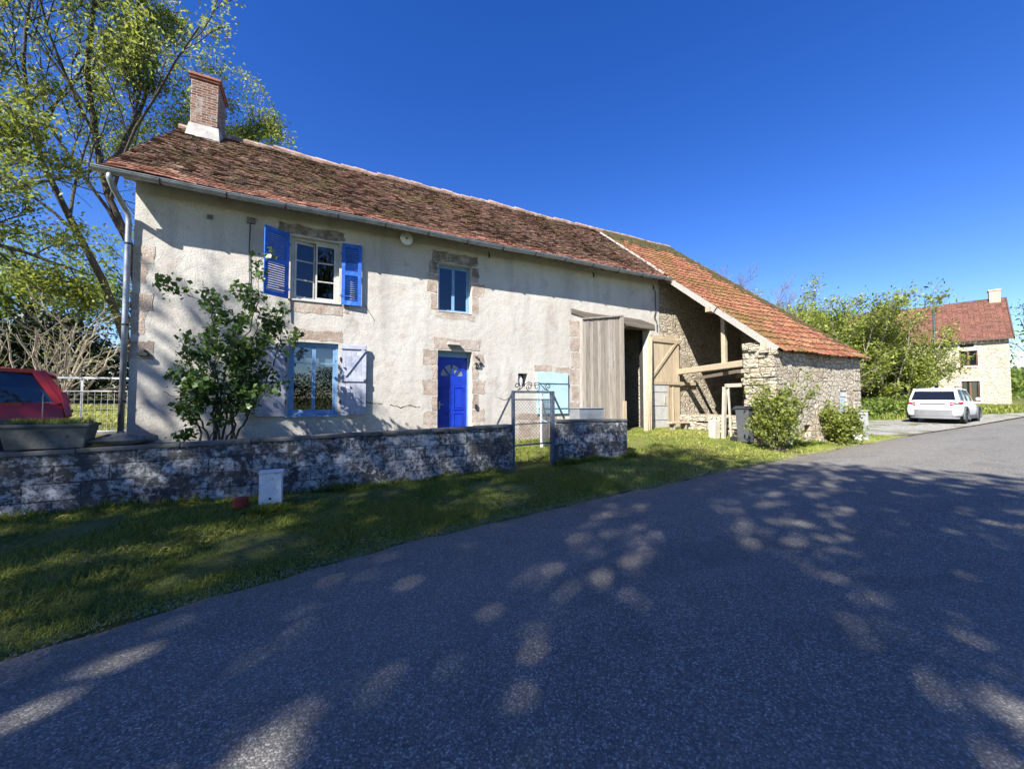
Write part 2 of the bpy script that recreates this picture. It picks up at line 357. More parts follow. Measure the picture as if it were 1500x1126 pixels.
GREYWOOD = m_wood('weathered_grey_wood', (.25, .21, .165), (.46, .41, .35))
PALEWOOD = m_wood('pale_bare_wood', (.44, .345, .225), (.60, .49, .345))
OAK = m_wood('old_oak_beam', (.14, .115, .09), (.25, .21, .17), axis='x')
BEAMW = m_wood('bleached_beam', (.38, .30, .20), (.55, .46, .34), axis='x')
VERGE = m_wood('verge_board_grey', (.34, .31, .27), (.50, .47, .43), axis='x')
GLASS = m_glass('window_glass'); GLASSB = m_glass('window_glass_sky', refl=.07)
CARGLASS = NT('car_glass').out((.008, .009, .010), .03, 1.0)
RUBBER = m_simple('tyre_rubber', (.02, .02, .02), .85)
ALU = m_simple('wheel_alloy', (.32, .33, .34), .35, .1, 9, metal=.8)
DARKPL = m_simple('dark_plastic', (.05, .055, .06), .6, .15, 9)
GREYPL = m_simple('grey_plastic', (.085, .09, .095), .6, .15, 9)
REDP = m_carpaint('red_car_paint', (.34, .015, .004)); WHITECAR = m_carpaint('white_car_paint', (.66, .66, .64))
REDLAMP = m_simple('red_lamp_plastic', (.30, .01, .015), .2, .1, 9, spec=.6)
BARK = m_simple('bark', (.085, .072, .058), .95, .5, 9, bump=.8); BARKP = m_simple('pale_bark', (.30, .26, .20), .9, .4, 12)
BARKD = m_simple('dark_bark', (.075, .064, .052), .95, .4, 9, bump=.8)
ASPH = m_asphalt(); GROUND = m_ground(); GRAVEL = m_gravel()
TERRA = m_simple('terracotta_red', (.30, .05, .03), .8)
POSTGREEN = m_simple('dark_green_paint', (.03, .07, .06), .5)

# ------------------------------------------------------------------ terrain
IX = np.interp
def road_edge(x): return IX(x, [-30, -14, -8, -4, -2.6, -1.68, -1.3, -.77, -.05, .91, 2.2, 4.03, 5.63, 7.76, 10.74, 17.64, 34.93, 60, 120], [-10, -3, .6, 2.6, 3.16, 3.53, 3.69, 3.89, 4.07, 4.23, 4.38, 4.55, 4.66, 4.79, 4.99, 5.50, 6.4, 8, 11])
def zr(x): return IX(x, [-60, -8, 0, 1, 4, 8, 13, 17, 25, 37, 54, 120], [-.4, -.05, 0, .05, .13, .25, .33, .36, .42, .6, 1.1, 3])
def zyard(x): return IX(x, [-60, -20, -4, -3, 0, 3.5, 6.5, 9.5, 11, 15, 20, 27, 54, 120], [1.5, 1, .72, .7, .5, .36, .45, .58, .6, .46, .42, .46, 1.14, 3.1])
def zwall(x): return IX(x, [-6, -3.2, -.7, 3.4, 4.3, 6.3, 9], [.22, .2, .14, .18, .21, .26, .36])
def sst(t): t = np.clip(t, 0, 1); return t*t*(3-2*t)
def gz(x, y):
    x = np.asarray(x, float); y = np.asarray(y, float); e = road_edge(x); r = zr(x); yd = zyard(x)
    a = r+(zwall(x)-r)*sst((y-e)/np.maximum(6.6-e, .3)); a = a+(yd-a)*sst((y-6.8)/2.4)
    b = r+(yd-r)*sst((y-e)/np.maximum(8.2-e, .5))
    k = sst((x-6.3)/1.6); z = a*(1-k)+b*k
    z = np.where(y < e, r, z)
    z = z+np.where(x < 0, np.clip((y-9.5)*.068, 0, 1.4), np.clip((y-17)*.03, 0, 3))*(y > 9.5)
    z = z+np.clip(-7-y, 0, 60)*.03
    return z
def gzs(x, y): return float(gz(x, y))
xs = np.unique(np.concatenate([np.linspace(-120, -12, 28), np.arange(-12, 20, .35), np.linspace(20, 60, 60), np.linspace(60, 400, 40)]))
ys = np.unique(np.concatenate([np.linspace(-200, -12, 30), np.arange(-12, 20, .35), np.linspace(20, 60, 40), np.linspace(60, 400, 40)]))
GX, GY = np.meshgrid(xs, ys); GZ = gz(GX, GY)
rng0 = np.random.default_rng(5)
inroad = (GY < road_edge(GX)+.25) & (GY > road_edge(GX)-6.2)
GZ = np.where(inroad, GZ-.05, GZ+np.where(GY > road_edge(GX), .012*rng0.standard_normal(GZ.shape), 0))
nx, ny = len(xs), len(ys)
mb = MB(); mb.add(np.stack([GX, GY, GZ], -1).reshape(-1, 3), [(j*nx+i, j*nx+i+1, (j+1)*nx+i+1, (j+1)*nx+i) for j in range(ny-1) for i in range(nx-1)])
tag(mb.build('ground', GROUND, smooth=True, tint=False), kind='structure')
rx = np.unique(np.concatenate([np.linspace(-40, -6, 30), np.arange(-6, 20, .12), np.linspace(20, 140, 50)]))
mb = MB(); V = []; offs = [0, .12, .4, .9, 1.3, 1.9, 2.6, 3.3, 3.9, 4.4, 5.0, 5.35, 5.6]
for i, x in enumerate(rx):
    e = float(road_edge(x))+.02*math.sin(x*2.1)+.018*math.sin(x*7.3+1)+.012*math.sin(x*17+2)
    for k, o in enumerate(offs): V.append((x+ (0), e-o, float(zr(x))+(.004 if k in (0, 12) else .012)+.03*math.sin(min(o, 5.6)/5.6*math.pi)-(.03 if k in (0, 12) else 0)))
K = len(offs); mb.add(V, [(i*K+k, i*K+k+1, (i+1)*K+k+1, (i+1)*K+k) for i in range(len(rx)-1) for k in range(K-1)])
ro_ = tag(mb.build('road', ASPH, smooth=True, tint=False), kind='structure')
for nm, vals in (('edge', [1, .75, .25, 0, 0, 0, 0, 0, 0, 0, .25, .75, 1]), ('track', [0, 0, 0, .5, 1, .4, 0, .4, 1, .5, 0, 0, 0])):
    at = ro_.data.attributes.new(nm, 'FLOAT', 'POINT'); at.data.foreach_set('value', np.tile(np.array(vals, np.float32), len(rx)))
# gravel drive between the barn and the far trees
mb = MB(); V = []; F = []
dx = np.linspace(15.6, 40, 50); dn = 9
for i, x in enumerate(dx):
    e = float(road_edge(x))+IX(x, [15.6, 16.4, 17.6], [1.1, .6, 0]); top = IX(x, [15.6, 17, 20, 25, 30, 40], [6.6, 9.5, 10.5, 10.3, 8.7, 7.2])+.15*math.sin(i*1.7)
    for k in range(dn):
        y = e+.02+(top-e)*k/(dn-1); V.append((x, y, gzs(x, y)+(.015 if k < dn-1 else -.01)+(.0 if 0 < i < 49 else -.03)))
F = [(i*dn+k, i*dn+k+1, (i+1)*dn+k+1, (i+1)*dn+k) for i in range(len(dx)-1) for k in range(dn-1)]
mb.add(V, F); tag(mb.build('gravel_driveway', GRAVEL, smooth=True, tint=False), kind='structure')

# ------------------------------------------------------------------ farmhouse
YF = 9.5; YR = 13.0; YB = 16.5; SL = .82
def roofz(y): return 5.65+SL*(y-9.15)
def holed(mb, x0, x1, z0, z1, holes, y, depth, mi=0):
    X = sorted({x0, x1, *[h[0] for h in holes], *[h[1] for h in holes]}); Z = sorted({z0, z1, *[h[2] for h in holes], *[h[3] for h in holes]})
    for a, b in zip(X, X[1:]):
        for c, d in zip(Z, Z[1:]):
            if any(h[0] <= a and b <= h[1] and h[2] <= c and d <= h[3] for h in holes): continue
            mb.add([(a, y, c), (b, y, c), (b, y, d), (a, y, d)], [(0, 1, 2, 3)], mi=mi)
    for (a, b, c, d) in holes:
        e = y+depth
        mb.add([(a, y, c), (a, e, c), (a, e, d), (a, y, d)], [(0, 1, 2, 3)], mi=mi); mb.add([(b, y, c), (b, y, d), (b, e, d), (b, e, c)], [(0, 1, 2, 3)], mi=mi)
        mb.add([(a, y, d), (a, e, d), (b, e, d), (b, y, d)], [(0, 1, 2, 3)], mi=mi); mb.add([(a, y, c), (b, y, c), (b, e, c), (a, e, c)], [(0, 1, 2, 3)], mi=mi)
house = thing('farmhouse', 'long rendered two storey farmhouse with blue shutters, blue door and mossy brown tiled roof', 'house', (3.5, 9.5, .3))
HO = [(-.56, .40, 3.72, 5.10), (-.56, .41, 1.20, 2.80), (2.70, 3.60, 3.80, 5.05), (2.70, 3.62, .45, 2.80), (4.99, 5.29, 1.92, 2.28), (7.24, 10.05, .2, 3.95)]
mb = MB()
holed(mb, -3.1, 10.49, -.3, 5.85, HO, YF, .34)
zi = [h for h in HO if h[0] != 4.99]
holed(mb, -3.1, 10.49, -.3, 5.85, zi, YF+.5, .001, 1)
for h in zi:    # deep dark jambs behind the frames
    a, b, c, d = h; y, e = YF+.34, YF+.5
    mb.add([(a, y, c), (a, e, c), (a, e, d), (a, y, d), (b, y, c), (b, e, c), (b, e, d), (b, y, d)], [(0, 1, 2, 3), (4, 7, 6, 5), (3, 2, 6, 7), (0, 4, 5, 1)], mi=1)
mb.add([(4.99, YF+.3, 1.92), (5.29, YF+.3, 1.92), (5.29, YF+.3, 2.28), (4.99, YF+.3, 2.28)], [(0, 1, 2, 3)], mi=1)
zg = roofz(13)-.15
for x, mi in ((-3.1, 0), (-2.65, 1)):
    mb.add([(x, YF, -.3), (x, YB, -.3), (x, YB, 5.85), (x, YR, zg), (x, YF, 5.85)], [(0, 4, 3, 2, 1)], mi=mi)
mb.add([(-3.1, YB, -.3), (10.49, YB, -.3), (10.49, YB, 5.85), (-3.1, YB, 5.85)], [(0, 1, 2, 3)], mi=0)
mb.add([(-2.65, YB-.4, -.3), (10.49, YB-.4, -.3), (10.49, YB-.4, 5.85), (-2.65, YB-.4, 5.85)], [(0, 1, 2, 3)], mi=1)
# floors and cross walls inside
mb.box(-2.6, 6.4, YF+.52, YB-.42, 3.0, 3.3, mi=1); mb.box(6.45, 6.75, YF+.52, YB-.42, -.2, 5.9, mi=1); mb.box(1.5, 1.7, YF+.52, YB-.42, -.2, 5.9, mi=1)
mb.box(-2.6, 6.4, YF+.52, YB-.42, .1, .42, mi=1)
wall = mb.build('wall', [PLASTER, DARKIN], house)

# stone surrounds
def rough_stones(name, boxes, mat, y0=YF-.012, seed=0, parent=house):
    rr = random.Random(seed); m = MB()
    for (a, b, c, d) in boxes:
        j = lambda q: q+rr.uniform(-.024, .024)
        n = 7; P = []
        ring = [(a+(b-a)*i/n, c) for i in range(n)]+[(b, c+(d-c)*i/4) for i in range(4)]+[(b-(b-a)*i/n, d) for i in range(n)]+[(a, d-(d-c)*i/4) for i in range(4)]
        ring = [(j(x), j(z)) for x, z in ring]; k = len(ring); yy = YF-.004+rr.uniform(-.003, .0015)
        inn = [((a+b)/2+(x-(a+b)/2)*.96, (c+d)/2+(z-(c+d)/2)*.95) for x, z in ring]
        Vv = [(x, YF+.004, z) for x, z in ring]+[(x, yy, z) for x, z in inn]
        m.add(Vv, [(i, (i+1) % k, k+(i+1) % k, k+i) for i in range(k)]+[tuple(range(k, 2*k))], rr.random())
    return each(m, 'lintel_stone' if len(boxes) == 1 else 'dressed_stone', mat, parent)
rough_stones('stone_surround', [(-.82, .52, 5.14, 5.36)], GRAND, seed=2)
rough_stones('stone_surround', [(-.60, .5, 3.44, 3.69), (-.5, .5, 2.84, 3.08), (.52, .62, 3.5, 3.7)], GRAN, y0=YF-.004, seed=3)
rough_stones('stone_surround', [(2.52, 3.78, 5.07, 5.34), (2.45, 2.69, 4.75, 5.05), (3.62, 3.82, 4.78, 5.05)], GRAND, seed=4)
rough_stones('stone_surround', [(2.40, 2.68, 4.25, 4.72), (2.52, 2.68, 3.82, 4.22), (3.62, 3.98, 4.28, 4.62), (3.62, 3.80, 3.8, 4.25), (3.62, 3.8, 4.64, 4.8), (2.6, 3.7, 3.62, 3.78)], GRAN, seed=5)
rough_stones('stone_surround', [(2.55, 3.85, 2.83, 3.12), (2.32, 2.69, 2.42, 2.80), (2.55, 2.69, 2.06, 2.40), (2.32, 2.69, 1.66, 2.04), (2.55, 2.69, 1.28, 1.64), (2.32, 2.69, .92, 1.26), (2.5, 2.69, .5, .9),
              (3.63, 3.96, 2.44, 2.78), (3.63, 3.80, 2.08, 2.42), (3.63, 3.98, 1.70, 2.06), (3.63, 3.80, 1.32, 1.68), (3.63, 3.99, .96, 1.30), (3.63, 3.84, .5, .94)], GRAN, seed=6)
rough_stones('stone_surround', [(5.5, 6.1, 2.37, 2.55), (6.72, 7.1, 3.45, 3.94), (6.76, 7.1, 3.0, 3.42), (6.78, 7.1, 2.5, 2.97), (6.72, 7.1, 2.0, 2.47), (6.8, 7.1, 1.5, 1.97), (6.74, 7.1, 1, 1.47), (6.8, 7.1, .4, .97), (6.2, 6.7, 2.36, 2.5)], GRAN, seed=7)
rough_stones('stone_surround', [(4.85, 6.3, .98, 1.16), (5.0, 5.6, .5, .95), (5.65, 6.4, .42, .94)], GRAN, y0=YF-.006, seed=9)
# left corner quoins
rough_stones('corner_stones', [(-3.10, -2.78, z, z+.34) for z in (4.1, 3.2, 2.3)]+[(-3.10, -2.9, z, z+.4) for z in (3.72, 2.75)], GRAN, y0=YF-.004, seed=8)

# old oak lintel over the barn opening, a warped beam
m = MB(); P = [(6.78, 4.30), (7.3, 4.24), (8.0, 4.22), (8.8, 4.24), (9.6, 4.22), (10.24, 4.10), (10.24, 3.92), (9.6, 3.92), (8.8, 3.97), (8.0, 4.03), (7.3, 4.05), (6.78, 4.14)]
m.prism(P, .3, Matrix.Translation((0, YF-.03, 0))); m.build('lintel_beam', OAK, house, bevel=.015)

# windows
def window(x0, x1, z0, z1, y, mat, bars=0, glass=GLASS, ajar=0, fw=.055, sw=.05, fd=.07, meet=.06):
    f = MB()
    f.box(x0, x0+fw, y, y+fd, z0, z1); f.box(x1-fw, x1, y, y+fd, z0, z1)
    f.box(x0+fw, x1-fw, y, y+fd, z1-fw, z1); f.box(x0+fw, x1-fw, y-.02, y+fd, z0, z0+fw)
    wo = f.build('window', mat, house, bevel=.004)
    xm = (x0+x1)/2
    for side, (a, b) in enumerate(((x0+fw, xm), (xm, x1-fw))):
        M = None
        if side == 0 and ajar: M = Matrix.Translation((a, y+.03, 0)) @ Matrix.Rotation(ajar, 4, 'Z') @ Matrix.Translation((-a, -y-.03, 0))
        s_ = MB(); c, d = z0+fw, z1-fw; yy = y+.012
        wl = sw if side == 0 else meet*.6; wr = meet*.6 if side == 0 else sw
        s_.box(a+.002, a+wl, yy, yy+.04, c, d, M); s_.box(b-wr, b-.002, yy, yy+.04, c, d, M)
        s_.box(a+wl, b-wr, yy, yy+.04, c, c+sw, M); s_.box(a+wl, b-wr, yy, yy+.04, d-sw, d, M)
        for k in range(bars):
            zz = c+(d-c)*(k+1)/(bars+1); s_.box(a+wl, b-wr, yy+.005, yy+.035, zz-.014, zz+.014, M)
        s_.build('sash', mat, wo, bevel=.004)
        g = MB(); q = [(a+wl-.005, yy+.02, c+.02), (b-wr+.005, yy+.02, c+.02), (b-wr+.005, yy+.02, d-.02), (a+wl-.005, yy+.02, d-.02)]
        if M is not None: q = [tuple(M @ Vector(p)) for p in q]
        g.add(q, [(0, 1, 2, 3)]); g.build('pane', glass, wo)
    return wo
w1 = window(-.56, .40, 3.72, 5.10, YF+.10, WHITEP, bars=2, ajar=R(14), glass=GLASSB)
w2 = window(-.56, .41, 1.22, 2.80, YF+.07, BLUEFR, glass=GLASS)
m = MB(); m.box(-.5, -.08, YF+.2, YF+.206, 2.1, 2.78); m.box(-.06, .36, YF+.2, YF+.206, 2.3, 2.78); each(m, 'roller_blind', BLIND, w2)
m = MB(); m.box(-.5, -.09, YF+.077, YF+.10, 2.34, 2.358); m.box(-.06, .35, YF+.077, YF+.10, 2.34, 2.358); each(m, 'glazing_bar', BLUEFR, w2)
m = MB(); m.box(-.6, .44, YF-.05, YF+.066, 1.165, 1.218); m.build('window_sill', BLUEFR, w2, bevel=.006)
w3 = window(2.70, 3.60, 3.80, 5.05, YF+.16, BLUEFR, glass=GLASSB, fw=.045, sw=.04)
m = MB(); m.box(2.7, 3.6, YF-.012, YF+.155, 3.785, 3.812); m.build('window_sill', WHITEP, w3, bevel=.004)
m = MB(); m.box(-.60, .44, YF-.03, YF+.095, 3.69, 3.722); m.build('window_sill', WHITEP, w1, bevel=.004)

# louvred shutters
def louvre(hx, width, z0, z1, ang, label):
    """hinge at hx; opens to the side given by sign of width"""
    M = Matrix.Translation((hx, YF-.035, 0)) @ Matrix.Rotation(ang, 4, 'Z'); sg = 1 if width > 0 else -1; W = abs(width)
    bx = lambda a, b, c, d, e, f: (min(sg*a, sg*b), max(sg*a, sg*b), c, d, e, f)
    f = MB(); s_ = .075
    f.box(*bx(0, s_, -.03, 0, z0, z1), M); f.box(*bx(W-s_, W, -.03, 0, z0, z1), M)
    zm = z0+(z1-z0)*.52
    for a, b in ((z0, z0+.10), (zm-.05, zm+.05), (z1-.09, z1)): f.box(*bx(s_, W-s_, -.03, 0, a, b), M)
    o = f.build('shutter', BLUESH, house, bevel=.003)
    s = MB()
    for a, b in ((z0+.10, zm-.05), (zm+.05, z1-.09)):
        n = 12
        for k in range(n):
            zc = a+(b-a)*(k+.5)/n
            s.bar(M @ Vector((sg*(s_), -.012, zc)), M @ Vector((sg*(W-s_), -.012, zc)), .034, .008, up=M.to_3x3() @ Vector((0, .85, .5)))
    s.build('louvre', BLUESH, o)
    h = MB()
    for zc in (z0+.2, z1-.25): h = MB(); h.box(*bx(-.03, .2, -.036, -.0305, zc-.012, zc+.012), M); h.lathe(M @ Vector((0, -.03, zc-.03)), [(.014, 0), (.014, .06)], 8); h.build('hinge', BLUESH, o)
    return o
louvre(-.60, -.50, 3.70, 5.12, R(33), 1)
louvre(.45, .42, 3.69, 5.10, R(-4), 1)
# plank Z shutters beside the lower window
def plankshutter(hx, width, z0, z1, ang, flip):
    M = Matrix.Translation((hx, YF-.05, 0)) @ Matrix.Rotation(ang, 4, 'Z'); sg = 1 if width > 0 else -1; W = abs(width); f = MB(); rr = random.Random(int(hx*10))
    n = 5
    for k in range(n):
        a, b = sorted((sg*W*k/n+.002, sg*W*(k+1)/n-.002)); f.box(a, b, 0, .028, z0+rr.uniform(-.004, .004), z1+rr.uniform(-.004, .004), M, tint=rr.random())
    o = f.build('shutter', LAV, house, bevel=.002)
    g = MB(); zm = z0+(z1-z0)*.50
    a, b = sorted((sg*.01, sg*(W-.01)))
    g.box(a, b, -.026, -.001, z1-.11, z1-.02, M); g.box(a, b, -.026, -.001, zm-.045, zm+.045, M); 
    g.bar(M @ Vector((sg*.06, -.013, zm+.05)), M @ Vector((sg*(W-.05), -.013, z1-.12)), .08, .024, up=M.to_3x3() @ Vector((0, 1, 0)))
    g.build('brace', LAV, o, bevel=.003)
    h = MB()
    for zc in (z0+.3, z1-.35): h.lathe(M @ Vector((0, -.01, zc-.05)), [(.016, 0), (.016, .1)], 8)
    h.box(*sorted((sg*(W-.05), sg*(W-.015))), -.03, -.001, z0+.75, z0+.80, M)
    each(h, 'hinge', DARKSTEEL, o)
plankshutter(.46, .54, 1.20, 2.80, R(-6), 0)
plankshutter(-.60, -.52, 1.20, 2.74, R(7), 1)

# blue front door
m = MB(); m.box(2.70, 2.745, YF+.24, YF+.32, .45, 2.80); m.box(3.575, 3.62, YF+.24, YF+.32, .45, 2.80); m.box(2.745, 3.575, YF+.24, YF+.32, 2.66, 2.80)
door = m.build('door', BLUEFR, house, bevel=.004)
m = MB(); D0, D1, Y0 = 2.747, 3.573, YF+.262
m.box(D0, D1, Y0, Y0+.05, .47, 1.95)
# arched fanlight opening above: built from wedges around a half ellipse
cx_, cz_, ra, rb = (D0+D1)/2, 2.17, .30, .30
arc = [(cx_+ra*math.cos(math.pi*k/20), cz_+rb*math.sin(math.pi*k/20)) for k in range(21)]
out_ = []
for (x, z) in arc:
    dx_, dz_ = x-cx_, z-cz_
    s1 = (D1-cx_)/abs(dx_) if abs(dx_) > 1e-6 else 1e9; s2 = (2.655-cz_)/dz_ if dz_ > 1e-6 else 1e9
    q = min(s1, s2); out_.append((cx_+dx_*q, cz_+dz_*q))
for k in range(20):
    m.prism([arc[k], out_[k], out_[k+1], arc[k+1]], .05, Matrix.Translation((0, Y0, 0)))
m.prism([(D0, 2.655), (D0, 2.17), (out_[15][0], out_[15][1])], .049, Matrix.Translation((0, Y0+.0005, 0))); m.prism([(D1, 2.17), (D1, 2.655), (out_[5][0], out_[5][1])], .049, Matrix.Translation((0, Y0+.0005, 0)))
m.box(D0, D1, Y0, Y0+.05, 1.95, 2.168)
for x in (-.003,):
    m.box(cx_-.014, cx_+.014, Y0-.004, Y0+.03, 2.168, cz_+rb)
    for sg in (-1, 1): m.bar((cx_+sg*.05, Y0+.014, 2.17), (cx_+sg*ra*.72, Y0+.014, cz_+rb*.72), .034, .03, up=(0, 1, 0))
leaf = m.build('door_leaf', BLUEDOOR, door)
m = MB()
for a, b in ((D0+.09, cx_-.04), (cx_+.04, D1-.09)):
    for c, d in ((1.28, 1.88), (.58, 1.20)):
        for q in ((a, b, c, c+.022), (a, b, d-.022, d), (a, a+.022, c+.022, d-.022), (b-.022, b, c+.022, d-.022)): m.box(q[0], q[1], Y0-.016, Y0+.002, q[2], q[3])
        m.box(a+.05, b-.05, Y0-.01, Y0+.002, c+.05, d-.05)
m.build('door_panel', BLUEDOOR, door, bevel=.005)
m = MB(); m.add([(cx_, Y0+.03, 2.165)]+[(x, Y0+.03, z) for x, z in arc], [(0, k+1, k+2) for k in range(20)]); m.build('fanlight', m_simple('frosted_fanlight', (.20, .22, .24), .15, .2, 20, spec=.8), door)
m = MB(); m.bar((2.80, Y0-.04, 1.42), (2.92, Y0-.04, 1.42), .02, .02); m.box(2.80, 2.835, Y0-.03, Y0+.001, 1.3, 1.5); m.build('handle', ZINC, door)
m = MB(); m.box(2.6, 3.72, YF-.35, YF+.3, .3, .449); m.build('door_step', CONC, house, bevel=.015)

# barn leaves
m = MB(); rr = random.Random(4); Mg = Matrix.Translation((7.16, YF-.06, 0)) @ Matrix.Rotation(R(-4), 4, 'Z'); n = 11
for k in range(n): m.box(1.52*k/n+.006, 1.52*(k+1)/n-.006, rr.uniform(-.006, .006), .035, .62+rr.uniform(0, .05), 4.02+.20*(k/n)+rr.uniform(-.03, .01), Mg, tint=rr.random())
gl = m.build('barn_door', GREYWOOD, house)
m = MB(); m.bar(Mg @ Vector((0, -.02, 4.0)), Mg @ Vector((1.52, -.02, 4.23)), .05, .04); m.box(1.40, 1.55, -.03, -.002, .62, 4.2, Mg)
m.build('batten', GREYWOOD, gl)
m = MB(); m.box(1.47, 1.60, -.05, -.031, .55, 1.5, Mg); m.build('patch_board', PALEWOOD, gl)
Mp = Matrix.Translation((9.86, 9.36, 0)) @ Matrix.Rotation(R(3), 4, 'Z')
m = MB(); n = 9
for k in range(n):
    a, b = 1.52*k/n+.004, 1.52*(k+1)/n-.004
    lo = .58+rr.uniform(0, .04)
    if b < .88 and k >= 0:
        m.box(a, b, 0, .03, 2.12, 3.72+rr.uniform(-.02, .02)+.03*k/n, Mp, tint=rr.random()*.6)
    else: m.box(a, b, 0, .03, lo, 3.74+rr.uniform(-.02, .02)+.03*k/n, Mp, tint=rr.random()*.6)
pl_ = m.build('barn_door', PALEWOOD, house); tag(pl_, 'pale bare plank barn door leaf with a small white door set in it')
m = MB(); m.box(-.04, 1.5, -.035, -.002, 3.50, 3.62, Mp); m.bar(Mp @ Vector((.04, -.02, 2.24)), Mp @ Vector((1.48, -.02, 3.66)), .09, .03, up=(0, 1, 0), tint=.8)
m.box(-.04, 2.35, -.05, -.002, 2.06, 2.17, Mp); m.build('brace', PALEWOOD, pl_)
m = MB(); m.box(-.04, .06, -.04, .03, .55, 2.06, Mp); m.box(.84, .93, -.03, .03, .55, 2.06, Mp); m.box(1.12, 1.16, -.03, -.002, .6, 2.0, Mp); each(m, 'post', PALEWOOD, pl_)
m = MB()
for a, b in ((.56, .84), (.86, 1.32), (1.34, 1.78), (1.80, 2.05)): m.box(.07, .83, -.03, .0, a, b, Mp)
wd = m.build('wicket_door', WHITEP, pl_, bevel=.006)
m = MB(); m.box(.66, .72, -.05, -.03, 1.42, 1.66, Mp); m.build('handle', PALEWOOD, pl_)
m = MB()
for q in range(3): m.bar((9.84-.05*q, 9.30-.02*q, 3.62-.5*q), (9.46-.13*q, 9.02-.05*q, .52), .14, .03, up=(.2, 1, 0), tint=rr.random())
tag(m.build('leaning_planks', PALEWOOD, loc=(9.4, 9, .52)), 'pale planks leaning upright against the jamb of the dark barn doorway', 'planks')
# pale aqua hatch
m = MB(); n = 5
for k in range(n): m.box(5.58+1.06*k/n+.002, 5.58+1.06*(k+1)/n-.002, YF-.05, YF-.013, 1.14, 2.33, tint=rr.random())
hat = m.build('hatch_door', PALEAQ, house)
m = MB(); m.box(5.60, 6.62, YF-.075, YF-.051, 2.02, 2.10); m.box(5.60, 6.62, YF-.075, YF-.051, 1.3, 1.38); each(m, 'batten', PALEAQ, hat)

rc = random.Random(17)
for pts in ([(1.55, 1.42), (1.8, 1.36), (1.95, 1.41), (2.15, 1.36), (2.3, 1.38)], [(1.0, 1.5), (1.2, 1.44), (1.42, 1.47)], [(.95, 3.75), (1.12, 3.5), (1.2, 3.35)], [(-2.6, 1.7), (-2.45, 1.6), (-2.2, 1.62)], [(4.3, 1.6), (4.6, 1.55), (4.85, 1.62)]):
    m = MB(); P = []
    for a, b in zip(pts, pts[1:]):
        for t in (0, .33, .66): P.append((a[0]+(b[0]-a[0])*t+rc.uniform(-.012, .012), YF+.001, a[1]+(b[1]-a[1])*t+rc.uniform(-.018, .018)))
    m.tube(P, [rc.uniform(.004, .013) for _ in P], 5); m.build('crack', DARKIN, house)
# lamp, number, hooks, vents, cable
m = MB(); m.lathe((1.86, YF-.20, 5.42), [(.02, 0), (.15, .012), (.15, .035), (.06, .07), (.03, .09), (.03, .205)], 20, axis='y'); wl_ = m.build('wall_lamp', WHITE, house, smooth=False)
m = MB(); m.lathe((1.86, YF-.215, 5.42), [(.0, 0), (.02, .004), (.03, .03)], 12, axis='y'); m.build('bulb', DARKPL, wl_)
m = MB(); m.lathe((3.1, YF-.085, 2.97), [(.02, 0), (.03, .05), (.03, .075)], 10, axis='y'); m.box(2.93, 3.25, YF-.12, YF-.02, 2.94, 3.0); m.build('door_lamp', WHITEP, house, bevel=.015)
for x, z in ((4.07, 5.42), (7.6, 5.4), (10.15, 5.35)): m = MB(); m.bar((x, YF-.005, z+.12), (x, YF-.09, z+.05), .02, .02); m.bar((x, YF-.085, z+.05), (x, YF-.085, z-.06), .035, .03); m.build('hook', DARKSTEEL, house)
m = MB(); m.box(-2.02, -1.93, YF-.02, YF-.001, 5.15, 5.24); m.box(-1.36, -1.22, YF-.05, YF-.001, 5.2, 5.32); each(m, 'vent', CONC, house)
m = MB(); m.box(-2.97, -2.83, YF-.10, YF-.001, 2.36, 2.42); m.lathe((-2.9, YF-.10, 2.44), [(.03, 0), (.05, .03), (.05, .09)], 10, axis='y'); m.build('socket_box', DARKPL, house)
m = MB(); m.tube([(-1.30, YF-.02, 5.2), (-1.31, YF-.018, 4.6), (-1.29, YF-.02, 4.0), (-1.33, YF-.03, 3.6)], .009, 5); m.build('cable', DARKPL, house)
m = MB(); m.tube([(10.28, YF-.03, 5.3), (10.3, YF-.03, 4.6), (10.2, YF-.05, 4.35), (10.32, YF-.05, 4.2), (10.35, YF-.03, 3.9)], .014, 5); m.build('cable', DARKPL, house)
fc = bpy.data.curves.new('t', 'FONT'); fc.body = '23'; fc.size = .2; fc.extrude = .004; fc.offset = .006
fo = bpy.data.objects.new('t', fc); C.objects.link(fo); bpy.context.view_layer.update()
me = bpy.data.meshes.new_from_object(fo.evaluated_get(bpy.context.evaluated_depsgraph_get())); bpy.data.objects.remove(fo)
for v in me.vertices: x, y, z = v.co; v.co = (x+3.69-3.5, -.025-z, y+2.38-.3)
me.materials.clear(); me.materials.append(DARKSTEEL); no = bpy.data.objects.new('house_number', me); C.objects.link(no); no.parent = house
m = MB(); m.tube([(3.7, YF-.02, 2.68), (3.75, YF-.06, 2.66), (3.8, YF-.1, 2.6)], .016, 6); m.lathe((3.78, YF-.09, 2.58), [(.02, 0), (.035, .03), (.02, .06)], 8); m.build('bell_pull', DARKSTEEL, house)
m = MB(); m.box(3.70, 3.76, YF-.05, YF-.012, 1.3, 1.42); m.build('lock_box', DARKSTEEL, house)

